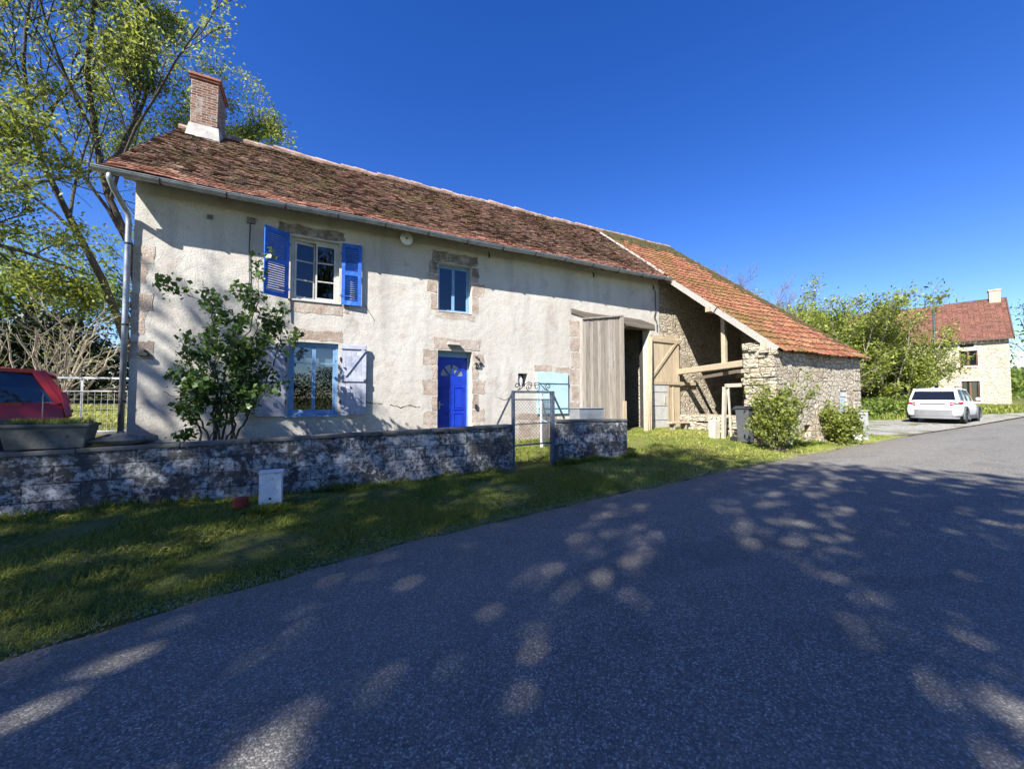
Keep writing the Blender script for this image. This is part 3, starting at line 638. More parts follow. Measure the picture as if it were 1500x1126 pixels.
# ---- roof tiles
def tilefield(mb, x0, x1, y0, y1, tw, exp, th, rg, tintf, sag, lift=.03, overlap=.05, back=False, edge=lambda r: 0):
    a = math.atan(SL); ca, sa = math.cos(a), math.sin(a); Ls = (y1-y0)/ca; n = int(Ls/exp); n = max(n, 1); exp = Ls/n
    VV = []; T = []
    for i in range(n):
        off = (i % 2)*tw/2; xx = x0-off+edge(i)
        while xx < x1:
            w = tw*(1+rg.uniform(-.05, .05)); xa, xb = max(xx+.003, x0), min(xx+w-.003, x1); xx += w
            if xb-xa < .03: continue
            s0 = i*exp+rg.normal(0, .010); s1 = min(i*exp+exp+overlap, Ls+.02); t0 = th+abs(rg.normal(0, .009)); r1, r2 = rg.normal(0, .006), rg.normal(0, .006)
            for (x, s, h) in ((xa, s0, lift+t0+r1), (xb, s0, lift+t0+r2), (xb, s1, lift-.006), (xa, s1, lift-.006), (xa, s0, lift-.004), (xb, s0, lift-.004)):
                yy = y0+s*ca-h*sa; zz = roofz(y0)+s*sa+h*ca+sag(x, s/Ls)
                VV.append((x, yy, zz) if not back else (x, 2*YR-yy, zz))
            T.append(tintf(i, n, xa))
    return np.array(VV), np.array(T)
def put_tiles(VV, T, name, mat, parent):
    m = MB()
    for k in range(len(T)):
        b = k*6; m.v.append(VV[b:b+6]); q = m.n; m.n += 6
        for f in ((0, 1, 2, 3), (4, 5, 1, 0), (4, 0, 3), (5, 2, 1)): m.f.append([j+q for j in f]); m.t.append(T[k]); m.m.append(0)
    return m.build(name, mat, parent)
rg = np.random.default_rng(11)
def sagH(x, t): return -.07*math.sin(math.pi*(x+3.4)/14)*math.sin(math.pi*min(max(t, 0), 1)) + .018*math.sin(x*1.7+t*4)+.012*math.sin(x*3.9-t*7)
VV, T = tilefield(None, -3.42, 10.62, 9.07, YR, .185, .118, .014, rg, lambda i, n, x: float(np.clip(rg.beta(2, 2.4), 0, 1)), sagH)
# underlay
m = MB(); ax = np.linspace(-3.4, 10.6, 40); ay = np.linspace(9.0, YR, 8); Vv = []
for x in ax:
    for y in ay: Vv.append((x, y, roofz(y)+sagH(x, (y-9.07)/(YR-9.07))-.01))
m.add(Vv, [(i*8+k, i*8+k+1, (i+1)*8+k+1, (i+1)*8+k) for i in range(39) for k in range(7)])
m.add([(-3.4, YR, roofz(YR)), (10.6, YR, roofz(YR)), (10.6, YB+.3, roofz(9.2)), (-3.4, YB+.3, roofz(9.2))], [(0, 1, 2, 3)])
sel = VV.reshape(-1, 6, 3); row = (sel[:, 0, 1] < 9.38)
mt = [TILE_OLD]
roof = put_tiles(VV[np.repeat(~row, 6)], T[~row], 'roof', TILE_OLD, house)
put_tiles(VV[np.repeat(row, 6)], T[row], 'eave_tiles', TILE_EAVE, roof)
m.build('roof_deck', DARKIN, roof)
m = MB()
for x in np.arange(-3.3, 10.55, .55): m.bar((x, 9.07, roofz(9.07)-.085), (x, 10.2, roofz(10.2)-.085), .07, .10)
m.box(-3.38, 10.5, YF-.02, YF+.35, 5.78, 5.90); m.build('rafters', OAK, roof)
m = MB(); x = -3.42; k = 0
while x < 10.7:
    L = .36; zz = roofz(YR)+.03+sagH(x, 1); hh = .05*math.sin(k*2.3)*.3
    P = [(x, YR, zz+.0+hh), (x+L+.03, YR, zz-.008+hh)]
    m.tube(P, [.115, .105], 8, tint=random.Random(k).random()); k += 1; x += L
m.build('ridge_tiles', RIDGE, roof, smooth=False)
# chimney
m = MB(); m.box(-3.10, -2.51, 12.57, 13.48, 8.2, 10.02); ch = m.build('chimney', BRICK, roof, bevel=.012)
for v in ch.data.vertices: pass
m = MB(); m.box(-3.13, -2.48, 12.54, 13.51, 10.02, 10.08); m.box(-3.16, -2.45, 12.51, 13.54, 10.08, 10.14); m.box(-3.08, -2.53, 12.59, 13.46, 10.14, 10.20)
m.build('chimney_cap', m_simple('cap_brick', (.34, .13, .085), .9, .4, 9, bump=.5, dirt=(.2, .17, .15)), ch and roof, bevel=.01)
m = MB(); zt = 8.80
m.add([(-3.12, 12.55, zt), (-2.49, 12.55, zt), (-2.49, 13.50, zt), (-3.12, 13.50, zt), (-3.17, 12.42, roofz(12.42)-.0), (-2.43, 12.42, roofz(12.42)-.0), (-2.41, 13.1, roofz(13)), (-3.18, 13.1, roofz(13)), (-2.34, 13.7, roofz(12.4)), (-3.28, 13.7, roofz(12.4))],
      [(0, 1, 5, 4), (1, 2, 8, 6, 5), (3, 0, 4, 7, 9), (2, 3, 9, 8)]); m.build('chimney_flashing', MORTAR, roof)
# gutter & downpipe
m = MB(); gx = np.arange(-3.50, 10.52, .35); V = []; gs = 9
for x in gx:
    sg_ = .012*math.sin(x*1.3)+.003*x
    for k in range(gs):
        a = math.pi*(k/(gs-1)); V.append((x, 8.985-.075*math.cos(a), 5.53+sg_-.075*math.sin(a)))
    for k in range(gs):
        a = math.pi*((gs-1-k)/(gs-1)); V.append((x, 8.985-.069*math.cos(a), 5.53+sg_-.069*math.sin(a)))
k2 = gs*2; m.add(V, [(i*k2+k, i*k2+(k+1) % k2, (i+1)*k2+(k+1) % k2, (i+1)*k2+k) for i in range(len(gx)-1) for k in range(k2)]+[tuple(range(gs))])
m.tube([(x, 8.91, 5.533+.012*math.sin(x*1.3)+.003*x) for x in gx], .010, 6)
gut = m.build('gutter', ZINC, house, smooth=False)
for i, x in enumerate(np.arange(-2.6, 10.4, .98)):
    m = MB(); P = [(x, 8.985-.083*math.cos(math.pi*k/8), 5.53+.012*math.sin(x*1.3)+.003*x-.083*math.sin(math.pi*k/8)) for k in range(9)]
    m.tube(P, .012, 5); m.build('bracket', DARKSTEEL, gut)
m = MB(); m.tube([(-3.28, 8.985, 5.50), (-3.28, 8.985, 5.38), (-3.26, 9.07, 5.27), (-3.2, 9.36, 5.05), (-3.165, 9.43, 4.95), (-3.16, 9.44, 4.8), (-3.16, 9.44, 3.0), (-3.16, 9.44, .75)], .045, 10)
m.lathe((-3.16, 9.44, .72), [(.055, 0), (.055, .25), (.046, .26)], 10)
dp = m.build('downpipe', ZINC, house, smooth=True)
for z in (4.4, 2.9, 1.5): m = MB(); m.lathe((-3.16, 9.44, z), [(.052, 0), (.052, .03)], 10); m.build('bracket', DARKSTEEL, dp)

# vase in the niche
m = MB(); m.lathe((5.11, 9.62, 1.921), [(.04, 0), (.055, .02), (.085, .12), (.08, .2), (.045, .26), (.05, .29), (.03, .295)], 16)
tag(m.build('vase', m_simple('grey_glaze', (.78, .78, .80), .3, .1, 8), loc=(5.11, 9.62, 1.921), smooth=True), 'pale grey vase standing in the small square niche of the house wall', 'vase')

# ------------------------------------------------------------------ attached stone barn with red roof
barn = thing('stone_barn', 'rubble stone lean-to barn with red tiled roof and open timber side', 'barn', (12.8, 7.5, .4))
BX0, BX1, BF = 10.5, 15.0, 5.8
def stonewall_bm(m, x0, x1, z0, z1, y0, y1, top=None, step=.28):
    pass
m = MB()
holed(m, BX0+.02, BX1, -.2, 2.86, [(11.82, 12.14, .52, .86), (13.78, 14.2, .75, 1.82)], BF, .45)
m.box(BX0+.02, BX1, BF+.45, BF+.5, -.2, 3.0)
m.add([(BX0+.02, BF, -.2), (BX0+.02, BF+.5, -.2), (BX0+.02, BF+.5, 2.9), (BX0+.02, BF, 2.86), (BX1, BF, -.2), (BX1, YB, -.2), (BX1, YB, 5.8), (BX1, YR, roofz(YR)-.1), (BX1, BF, 2.95)], [(0, 1, 2, 3), (4, 5, 6, 7, 8)])
# wall of the main block seen beyond the render and through the lean-to
m.add([(10.491, YF+.02, -.2), (BX1, YF+.02, -.2), (BX1, YF+.02, 5.9), (10.491, YF+.02, 5.9)], [(0, 1, 2, 3)])
m.add([(10.3, YB, -.3), (BX1, YB, -.3), (BX1, YB, 5.9), (10.3, YB, 5.9), (10.28, YF+.5, -.3), (10.28, YB, -.3), (10.28, YB, 5.6), (10.28, YR, 8.4), (10.28, YF+.5, 5.6)], [(0, 1, 2, 3), (4, 5, 6, 7, 8)])
m.add([(BX0+.02, BF, 2.85), (BX1, BF, 2.85), (BX1, BF+.5, 3.1), (BX0+.02, BF+.5, 3.1)], [(0, 1, 2, 3)])
bw = m.build('wall', RUBBLE, barn)
# pier at the open corner: stacked rough stones
m = MB(); rr = random.Random(21); z = .25
while z < 2.72:
    h = rr.uniform(.08, .26); y = BF-.03+rr.uniform(-.02, .02)
    while y < 6.55:
        L = rr.uniform(.2, .42); 
        m.box(BX0-.04+rr.uniform(-.045, .045), BX0+.30+rr.uniform(-.06, .05), y+.002, min(y+L, 6.62+rr.uniform(-.06, .05)), z+.001, z+h+rr.uniform(-.012, .004), tint=rr.random()); y += L
    z += h
z = 2.9
for k in range(5): a = rr.uniform(-.05, .05); m.box(BX0-.10+a, BX0+.32, BF-.08+.15*k, BF+.15+.15*k, 2.74+rr.uniform(-.03, 0)+.04*k, 2.83+.06*k)
o = m.build('corner_pier', RUBBLE, barn, bevel=.02)
# front wall: a course of geometry stones under the eave & base so the outline is uneven
m = MB()
x = BX0+.3
while x < BX1: 
    L = rr.uniform(.2, .45); m.box(x, min(x+L-.01, BX1+.02), BF-.02-rr.uniform(0, .03), BF+.1, 2.62+rr.uniform(-.08, .04), 2.82, tint=rr.random()); x += L
x = BX0
while x < BX1-.1:
    L = rr.uniform(.2, .4)
    if not 11.5 < x < 12.15: m.box(x, x+L-.02, BF-.03-rr.uniform(0, .05), BF+.1, .1, .5+rr.uniform(-.1, .12))
    x += L
for zz in np.arange(.3, 2.7, .3): m.box(BX1-.3-rr.uniform(0, .2), BX1+.025, BF-.022, BF+.3, zz+.01, zz+.29)
each(m, 'rough_stone', RUBBLE, barn, bevel=.03)
m = MB(); m.box(11.83, 12.13, BF+.40, BF+.43, .53, .85); m.build('air_hole', DARKIN, barn)
m = MB()
for k in range(4): m.box(13.80+.095*k, 13.80+.095*(k+1)-.004, BF+.04, BF+.07, .76, 1.62)
sh_ = m.build('window_shutter', m_simple('pale_grey_blue_paint', (.38, .46, .50), .7, .3, 6, dirt=(.3, .3, .28)), barn)
m = MB(); m.box(13.78, 14.2, BF+.03, BF+.07, 1.64, 1.81); m.build('panel', WHITEP, sh_)
# timber: beam, post, purlin, poles, verge board
m = MB(); m.bar((10.72, 6.4, 2.58), (11.40, 9.5, 2.52), .16, .19); m.build('tie_beam', BEAMW, barn, bevel=.02)
m = MB(); m.bar((10.96, 7.47, 2.62), (10.97, 7.47, 4.20), .13, .13); m.build('post', BEAMW, barn, bevel=.015)
m = MB(); m.bar((11.0, 6.5, 2.40), (13.6, 8.8, 2.36), .13, .13); m.bar((11.35, 7.3, 2.40), (12.2, 9.45, 2.30), .10, .10); each(m, 'loft_joist', OAK, barn)
m = MB(); m.bar((10.42, 7.62, roofz(7.62)-.14), (15.1, 7.62, roofz(7.62)-.14), .14, .15); m.build('purlin', BEAMW, barn, bevel=.01)
m = MB(); m.bar((10.45, 6.05, roofz(6.05)-.13), (15.1, 6.05, roofz(6.05)-.13), .14, .13); m.build('wall_plate', BEAMW, barn, bevel=.01)
m = MB()
for y0, y1, dz in ((5.72, 7.4, 0), (7.42, 9.2, .006)): m.bar((10.50+dz, y0, roofz(y0)-.02), (10.53+dz, y1, roofz(y1)-.02+.0), .035, .17, up=(0, 0, 1))
m.build('verge_board', VERGE, barn)
m = MB()
for x in np.arange(10.75, 15.1, .6): m.bar((x, 5.75, roofz(5.75)-.09), (x, 12.9, roofz(12.9)-.09), .08, .10)
m.build('rafters', OAK, barn)
# low stone ledge within
m = MB(); rr = random.Random(5)
for r_ in range(4):
    y = 6.6
    while y < 8.7:
        L = rr.uniform(.2, .4); m.box(10.75+.03*r_+rr.uniform(-.02, .02), 12.2, y, y+L-.01, .35+.17*r_, .35+.17*(r_+1)-.01+rr.uniform(-.04, .03)); y += L
m.build('stone_ledge', RUBBLE, barn, bevel=.02)
# red interlocking tiles
def sagB(x, t): return -.05*math.sin(math.pi*(x-10.5)/4.6)*math.sin(math.pi*min(max(t, 0), 1))+.015*math.sin(x*2.3+t*5)
a_ = math.atan(SL); ca, sa = math.cos(a_), math.sin(a_)
m = MB(); y0b = 5.62; Ls = (YR-y0b)/ca; n = int(Ls/.335); ex = Ls/n; rg2 = np.random.default_rng(3)
for i in range(n):
    x = 10.50+ (i % 2)*.0; 
    while x < 15.12:
        w_ = .225; t_ = float(rg2.beta(2, 2)); s0 = i*ex+rg2.normal(0, .006); s1 = s0+ex+.05
        prof = [(0, .028), (.03, .035), (.055, .012), (.11, .006), (.16, .014), (.195, .012), (.222, .028)]
        V = []
        for (s, hh) in ((s0, .035), (s1, 0.0)):
            for (px, ph) in prof:
                h = .02+ph+hh; xq = x+px; V.append((xq, y0b+s*ca-h*sa, roofz(y0b)+s*sa+h*ca+sagB(xq, s/Ls)))
        for (px, ph) in prof:
            h = .012+ph; xq = x+px; V.append((xq, y0b+s0*ca-h*sa, roofz(y0b)+s0*sa+h*ca+sagB(xq, s0/Ls)))
        k = len(prof); m.add(V, [(j, j+1, k+j+1, k+j) for j in range(k-1)]+[(2*k+j, 2*k+j+1, j+1, j) for j in range(k-1)], t_); x += w_
rb_ = m.build('roof', TILE_RED, barn)
m = MB(); ay = np.linspace(5.68, YR, 10); ax = np.linspace(10.52, 15.1, 12)
m.add([(x, y, roofz(y)+sagB(x, (y-5.62)/(YR-5.62))-.012) for x in ax for y in ay], [(i*10+k, i*10+k+1, (i+1)*10+k+1, (i+1)*10+k) for i in range(11) for k in range(9)])
m.add([(10.6, YR, roofz(YR)), (15.1, YR, roofz(YR)), (15.1, YB+.3, roofz(9.2)), (10.6, YB+.3, roofz(9.2))], [(0, 1, 2, 3)]); m.build('roof_deck', DARKIN, rb_)
m = MB(); x = 10.6; k = 0
while x < 15.0: m.tube([(x, YR, roofz(YR)+.05+sagB(x, 1)), (x+.4, YR, roofz(YR)+.045+sagB(x, 1))], [.12, .11], 8); x += .37
m.build('ridge_tiles', RIDGE, rb_)
m = MB(); m.tube([(10.55, y, roofz(y)+.06+.01*math.sin(y*9)) for y in np.arange(9.3, 12.9, .3)], .05, 6); m.build('mortar_fillet', MORTAR, rb_)
# moss: many small cushions along ridge, right verge and tile courses
def mossfield(name, parent, pts, seed):
    m = MB(); rr = random.Random(seed)
    for (x, y, z, r_) in pts:
        V = []; n = 6
        for lv, (q, h) in enumerate(((1, 0), (.75, .45), (.0, .62))):
            for j in range(n if q else 1):
                an = 2*math.pi*j/n+rr.random(); V.append((x+r_*q*math.cos(an)*rr.uniform(.7, 1.2), y+r_*q*math.sin(an)*rr.uniform(.7, 1.2), z+r_*h*rr.uniform(.7, 1.3)+(SL*r_*q*math.sin(an))))
        m.add(V, [(j, (j+1) % n, n+(j+1) % n, n+j) for j in range(n)]+[(n+j, n+(j+1) % n, 2*n) for j in range(n)], rr.random())
    return m.build(name, MOSS, parent)
rr = random.Random(9); pts = []
for _ in range(420):      # ridge and right-hand verge
    x = rr.uniform(10.9, 15.05); y = YR-abs(rr.gauss(0, .36)); pts.append((x, y, roofz(y)+.06, rr.uniform(.05, .19)))
for _ in range(520):
    y = rr.uniform(6.0, YR); x = 15.1-abs(rr.gauss(0, .16+.03*(y-6))); pts.append((x, y, roofz(y)+.05, rr.uniform(.03, .10+.012*(y-6))))
for _ in range(900):
    i = rr.randint(0, n-1); 
    if rr.random() < .35: i = rr.randint(0, 8)
    x = rr.uniform(10.6, 15.0); s = i*ex+rr.gauss(0, .02); y = y0b+s*ca
    if math.sin(x*2.1+i*.7)+math.sin(x*.9-i*.31+2) > .35: pts.append((x, y, roofz(y)+.045, rr.uniform(.015, .055)))
mo_ = mossfield('moss', rb_, pts, 4); mo_['kind'] = 'stuff'
pts = []
for _ in range(1500):
    x = rr.uniform(-3.3, 10.5); 
    if rr.random() < .45: x = rr.uniform(-3.3, 0.5)
    y = rr.uniform(9.3, 12.95); pts.append((x, y, roofz(y)+.045+sagH(x, (y-9.07)/4.02), rr.uniform(.012, .04)))
for _ in range(120):
    x = rr.uniform(-3.3, 10.5); y = YR-.1-abs(rr.gauss(0, .05)); pts.append((x, y, roofz(y)+.05, rr.uniform(.02, .06)))
mo_ = mossfield('moss', roof, pts, 5); mo_['kind'] = 'stuff'

# ------------------------------------------------------------------ garden wall, gate, boxes
def blockwall(name, x0, x1, zt0, zt1, label):
    w_ = thing(name, label, 'garden wall', ((x0+x1)/2, 6.75, gzs((x0+x1)/2, 6.6)), 'garden walls of whitewashed blocks')
    m = MB(); rr = random.Random(int(x0*7)); n = max(2, int((x1-x0)/.1)); V = []; zs = 10
    for i in range(n+1):
        x = x0+(x1-x0)*i/n; top = zt0+(zt1-zt0)*i/n-.055
        for k in range(zs): V.append((x, 6.65+rr.uniform(-.009, .007), -.1+(top+.1)*k/(zs-1)))
    F = [(i*zs+k, (i+1)*zs+k, (i+1)*zs+k+1, i*zs+k+1) for i in range(n) for k in range(zs-1)]; m.add(V, F)
    m.box(x0, x1, 6.68, 6.85, -.1, min(zt0, zt1)-.06)
    m.add([(x0, 6.65, -.1), (x0, 6.85, -.1), (x0, 6.85, zt0-.055), (x0, 6.65, zt0-.055), (x1, 6.65, -.1), (x1, 6.85, -.1), (x1, 6.85, zt1-.055), (x1, 6.65, zt1-.055)], [(0, 3, 2, 1), (4, 5, 6, 7), (1, 2, 6, 5)])
    m.build('blockwork', BLOCK, w_, smooth=False)
    m = MB(); x = x0
    while x < x1-.05:
        L = min(rr.uniform(.7, 1.1), x1-x); za = zt0+(zt1-zt0)*(x-x0)/(x1-x0); zb = zt0+(zt1-zt0)*(x+L-x0)/(x1-x0); j = rr.uniform(-.006, .006)
        V = [(xx, y, (za if xx == x else zb)+dz+j) for xx in (x, x+L-.006) for y in (6.625+j, 6.875) for dz in (-.055, .0)]
        m.add(V, [(0,1,3,2),(4,6,7,5),(0,4,5,1),(2,3,7,6),(0,2,6,4),(1,5,7,3)], rr.random()); x += L
    m.build('coping', CAPM, w_, bevel=.012); return w_
blockwall('garden_wall', -6.5, 3.37, .87, 1.07, 'long low wall of peeling whitewashed concrete blocks left of the gate')
blockwall('garden_wall', 4.36, 6.28, 1.13, 1.11, 'short low wall of grey stained blocks right of the gate')
gate = thing('garden_gate', 'grey iron garden gate with scrollwork on top and wire mesh, between the two low walls', 'gate', (3.87, 6.72, .2))
m = MB(); m.bar((3.42, 6.72, .1), (3.42, 6.72, 1.70), .055, .055); m.build('post', GREYSTEEL, gate)
m = MB(); m.bar((4.32, 6.72, .1), (4.32, 6.72, 1.70), .075, .075); m.build('post', GREYSTEEL, gate)
m = MB(); m.bar((3.39, 6.72, 1.70), (4.36, 6.72, 1.70), .045, .045); m.bar((3.45, 6.72, 1.55), (4.28, 6.72, 1.55), .025, .025); m.bar((3.45, 6.72, 1.06), (4.28, 6.72, 1.08), .02, .02); m.bar((3.45, 6.72, .65), (4.28, 6.72, .67), .03, .03)
each(m, 'rail', GREYSTEEL, gate)
m = MB(); m.bar((3.40, 6.72, 1.68), (3.08, 6.72, 1.08), .03, .03); m.bar((4.34, 6.72, 1.66), (4.62, 6.72, 1.15), .03, .03); each(m, 'brace', GREYSTEEL, gate)
def spiral(m, cx, cz, r, turns, a0, sgn, y, rad=.009):
    P = []
    for k in range(26):
        t = k/25; a = a0+sgn*turns*2*math.pi*t; q = r*(1-t*.78); P.append((cx+q*math.cos(a), y, cz+q*math.sin(a)))
    m.tube(P, rad, 5)
def scrolls(m, x0, x1, zb, y, f=lambda x, z: None):
    W = x1-x0; c = (x0+x1)/2
    for sg in (-1, 1):
        ox = c+sg*W*.40; ix = c+sg*W*.10
        spiral(m, ox, zb+.10, .075, 1.2, -math.pi/2, -sg, y); spiral(m, ix, zb+.085, .075, 1.4, -math.pi/2, sg, y)
        P = [(ox, y, zb+.025), (ox-sg*W*.07, y, zb+.03), (c+sg*W*.22, y, zb+.12), (c+sg*W*.13, y, zb+.185), (ix-sg*W*.06, y, zb+.165), (ix-sg*.065, y, zb+.085)]
        Q = []
        for k in range(len(P)-1):
            for t in np.linspace(0, 1, 4, endpoint=False): Q.append(tuple(np.array(P[k])*(1-t)+np.array(P[k+1])*t))
        m.tube(Q, .009, 5)
m = MB(); scrolls(m, 3.42, 4.32, 1.715, 6.72); m.build('scrollwork', DARKSTEEL, gate)
def chainlink(m, x0, x1, z0, z1, y, s=.07, r_=.0022, map_=None):
    mp = map_ or (lambda x, z: (x, y, z)); n = int((x1-x0+z1-z0)/s)
    for k in range(-n, n):
        for sg in (1, -1):
            # line x = c + sg*(z-z0)
            c = x0+k*s
            ta = max(0, ((x0-c) if sg == 1 else (c-x1))); tb = min(z1-z0, ((x1-c) if sg == 1 else (c-x0)))
            if tb-ta > .02: m.tube([mp(c+sg*ta, z0+ta), mp(c+sg*tb, z0+tb)], r_, 3, cap=False)
m = MB(); chainlink(m, 3.45, 4.28, .67, 1.54, 6.72, r_=.003); m.build('wire_mesh', GREYSTEEL, gate)
# side fence running back from the gate
sf = thing('side_fence', 'short wire fence with rusty scroll top running back behind the gate to a white post', 'fence', (4.6, 7.6, .2))
A, B = Vector((4.37, 6.9, 0)), Vector((5.05, 8.35, 0)); mp = lambda x, z: tuple(A+(B-A)*x/1.6+Vector((0, 0, z)))
m = MB(); m.bar(mp(0, 1.70), mp(1.6, 1.70), .025, .025); m.bar(mp(0, 1.56), mp(1.6, 1.56), .02, .02); m.bar(mp(0, 1.05), mp(1.6, 1.05), .02, .02); each(m, 'rail', PALEAQ, sf)
m = MB(); m.bar(mp(1.6, .2), mp(1.6, 1.74), .05, .05); m.build('post', WHITE, sf); m = MB(); m.bar(mp(1.6, 1.6), (5.35, 8.55, .95), .03, .03); m.build('brace', WHITE, sf)
m = MB(); chainlink(m, .05, 1.55, .5, 1.55, 0, map_=mp, r_=.0022); m.build('wire_mesh', GREYSTEEL, sf)
m = MB(); n0 = MB(); scrolls(n0, 0, 1.6, 1.715, 0)
for V_ in n0.v: V_[:] = np.array([np.array(mp(p[0], p[2]))+np.array([0, 0, 0]) for p in V_])
n0.build('scrollwork', m_simple('rusty_iron', (.10, .05, .03), .8), sf)
# meter box
mbx = thing('meter_box', 'upright white electricity meter box standing in grass before the block wall', 'meter box', (-.51, 5.9, .1))
m = MB(); m.box(-.64, -.385, 5.85, 6.02, .0, .61); m.build('cabinet', WHITE, mbx, bevel=.008)
m = MB(); m.box(-.63, -.395, 5.840, 5.849, .27, .60); m.build('door', WHITE, mbx, bevel=.004); m = MB(); m.box(-.65, -.375, 5.83, 6.03, .611, .63); m.build('lid', WHITE, mbx, bevel=.006)
m = MB(); m.lathe((-.515, 5.834, .285), [(.014, 0), (.016, .005)], 10, axis='y'); m.build('lock', DARKPL, mbx)
m = MB(); z0_ = gzs(-.86, 6.1); m.lathe((-.86, 6.1, z0_-.03), [(.06, 0), (.08, .08), (.085, .17), (.07, .18)], 12)
tag(m.build('flower_pot', TERRA, loc=(-.86, 6.1, z0_)), 'small red pot sunk in grass left of the white meter box', 'pot')

# planter trough on the wall
tr_ = thing('planter_trough', 'grey concrete planter trough with weeds standing on the left end of the garden wall', 'planter', (-2.9, 6.8, .945))
m = MB(); a, b = -3.28, -2.52
def frust(m, x0, x1, y0, y1, z0, z1, f):
    V = [(x0+f, y0+f*.6, z0), (x1-f, y0+f*.6, z0), (x1-f, y1-f*.6, z0), (x0+f, y1-f*.6, z0), (x0, y0, z1), (x1, y0, z1), (x1, y1, z1), (x0, y1, z1)]
    m.add(V, [(3, 2, 1, 0), (0, 1, 5, 4), (1, 2, 6, 5), (2, 3, 7, 6), (3, 0, 4, 7), (4, 5, 6, 7)])
frust(m, a, b, 6.64, 6.92, .955, 1.22, .05); m.box(a-.015, b+.015, 6.625, 6.935, 1.215, 1.255)
m.build('trough', m_simple('mossy_concrete', (.125, .13, .115), .95, .5, 4, bump=.5, dirt=(.05, .055, .04)), tr_, bevel=.01)
m = MB(); m.box(a+.02, b-.02, 6.66, 6.90, 1.256, 1.262); m.build('soil', m_simple('soil', (.04, .03, .02), .95), tr_)
slab = MB(); V = []; rr = random.Random(3)
for i, (x, h, d) in enumerate(((-2.56, .03, .22), (-2.4, .075, .26), (-2.2, .095, .28), (-2.02, .09, .24), (-1.92, .05, .14))):
    for k in range(8):
        an = 2*math.pi*k/8; V.append((x, 6.82+d*.6*math.cos(an), 1.02+h*math.sin(an)*(1 if math.sin(an) > 0 else .65)+rr.uniform(-.01, .01)))
slab.add(V, [(i*8+k, i*8+(k+1) % 8, (i+1)*8+(k+1) % 8, (i+1)*8+k) for i in range(4) for k in range(8)]+[tuple(range(8)), tuple(range(32, 40))])
tag(slab.build('stone_slab', CAPM, loc=(-2.2, 6.82, .95), bevel=.015), 'dark mossy stone slab lying on the wall beside the planter trough', 'stone')
# zinc tub and drum
tb = gzs(5.9, 7.4); m = MB(); frust(m, 5.55, 6.28, 7.45, 7.85, .9, 1.33, -.0)
m.box(5.53, 6.30, 7.43, 7.87, 1.33, 1.345)
tag(m.build('metal_tub', ZINC, loc=(5.9, 7.6, .9), bevel=.01), 'pale square metal tub behind the short wall before the grey barn door', 'tub')
m = MB(); m.box(5.5, 6.3, 7.35, 7.95, gzs(5.9, 7.6)-.05, .9); tag(m.build('concrete_base', CONC, loc=(5.9, 7.6, .4), bevel=.02), 'concrete plinth under the pale metal tub behind the short wall', 'plinth')
zb_ = gzs(8.75, 10.3); m = MB(); m.lathe((8.75, 10.15, zb_), [(.23, 0), (.25, .02), (.25, .5), (.255, .52), (.25, .54), (.26, .9), (.26, .92)], 20); drum = thing('oil_drum', 'dark drum with a pale green lid just inside the barn doorway', 'drum', (8.75, 10.15, zb_))
m.build('drum_body', DARKPL, drum); m = MB(); m.lathe((8.75, 10.15, zb_+.921), [(.29, 0), (.30, .02), (.27, .05), (.05, .07)], 20); m.build('lid', m_simple('pale_green_lid', (.35, .42, .28), .5), drum)
# bench by the pale door
be = thing('wooden_bench', 'low plank bench of pale wood at the foot of the pale barn door', 'bench', (10.55, 8.8, .55))
zb_ = gzs(10.4, 8.6); m = MB(); m.box(9.95, 10.75, 8.55, 8.80, zb_+.20, zb_+.245); m.build('seat', PALEWOOD, be)
for x in (10.08, 10.6): m = MB(); m.box(x, x+.05, 8.58, 8.78, zb_-.02, zb_+.20); m.build('leg', GREYWOOD, be)
rr = random.Random(8)
for k in range(5):
    x, y = 10.85+.18*k+rr.uniform(-.05, .05), 8.3+rr.uniform(-.25, .25); m = MB(); r_ = rr.uniform(.07, .13); z = gzs(x, y)
    m.lathe((x, y, z-.03), [(r_*.8, 0), (r_*rr.uniform(.9, 1.15), r_*.5), (r_*.75, r_*.95), (r_*.2, r_*1.1)], 7)
    tag(m.build('loose_stone', RUBBLE, loc=(x, y, z)), 'loose pale stone lying in the grass before the open lean-to', 'stone', 'loose stones before the lean-to')
# white old door frame beside the pier
CREAM = m_simple('cream_paint', (.46, .42, .33), .8, .25, 6, dirt=(.3, .26, .2))
zb_ = gzs(10.0, 6.9); wf = thing('door_frame', 'old cream wooden frame leaning beside the stone pier behind the bin', 'frame', (10.15, 6.8, zb_))
m = MB(); m.bar((9.99, 6.88, zb_), (10.02, 6.84, 1.90), .10, .07, up=(0, 1, 0)); m.build('post', CREAM, wf); m = MB(); m.bar((10.0, 6.80, 1.93), (10.45, 6.66, 1.95), .07, .10); m.build('lintel', CREAM, wf)
m = MB(); m.bar((10.2, 6.8, zb_), (10.08, 6.78, 1.9), .05, .04); m.build('brace', CREAM, wf)
m = MB(); m.box(9.72, 9.96, 6.95, 7.15, zb_-.05, .98); tag(m.build('stone_block', m_simple('pale_stone', (.5, .45, .36), .9, .2, 5, bump=.4), loc=(9.84, 7, zb_), bevel=.02), 'pale upright stone block left of the old cream frame', 'stone')
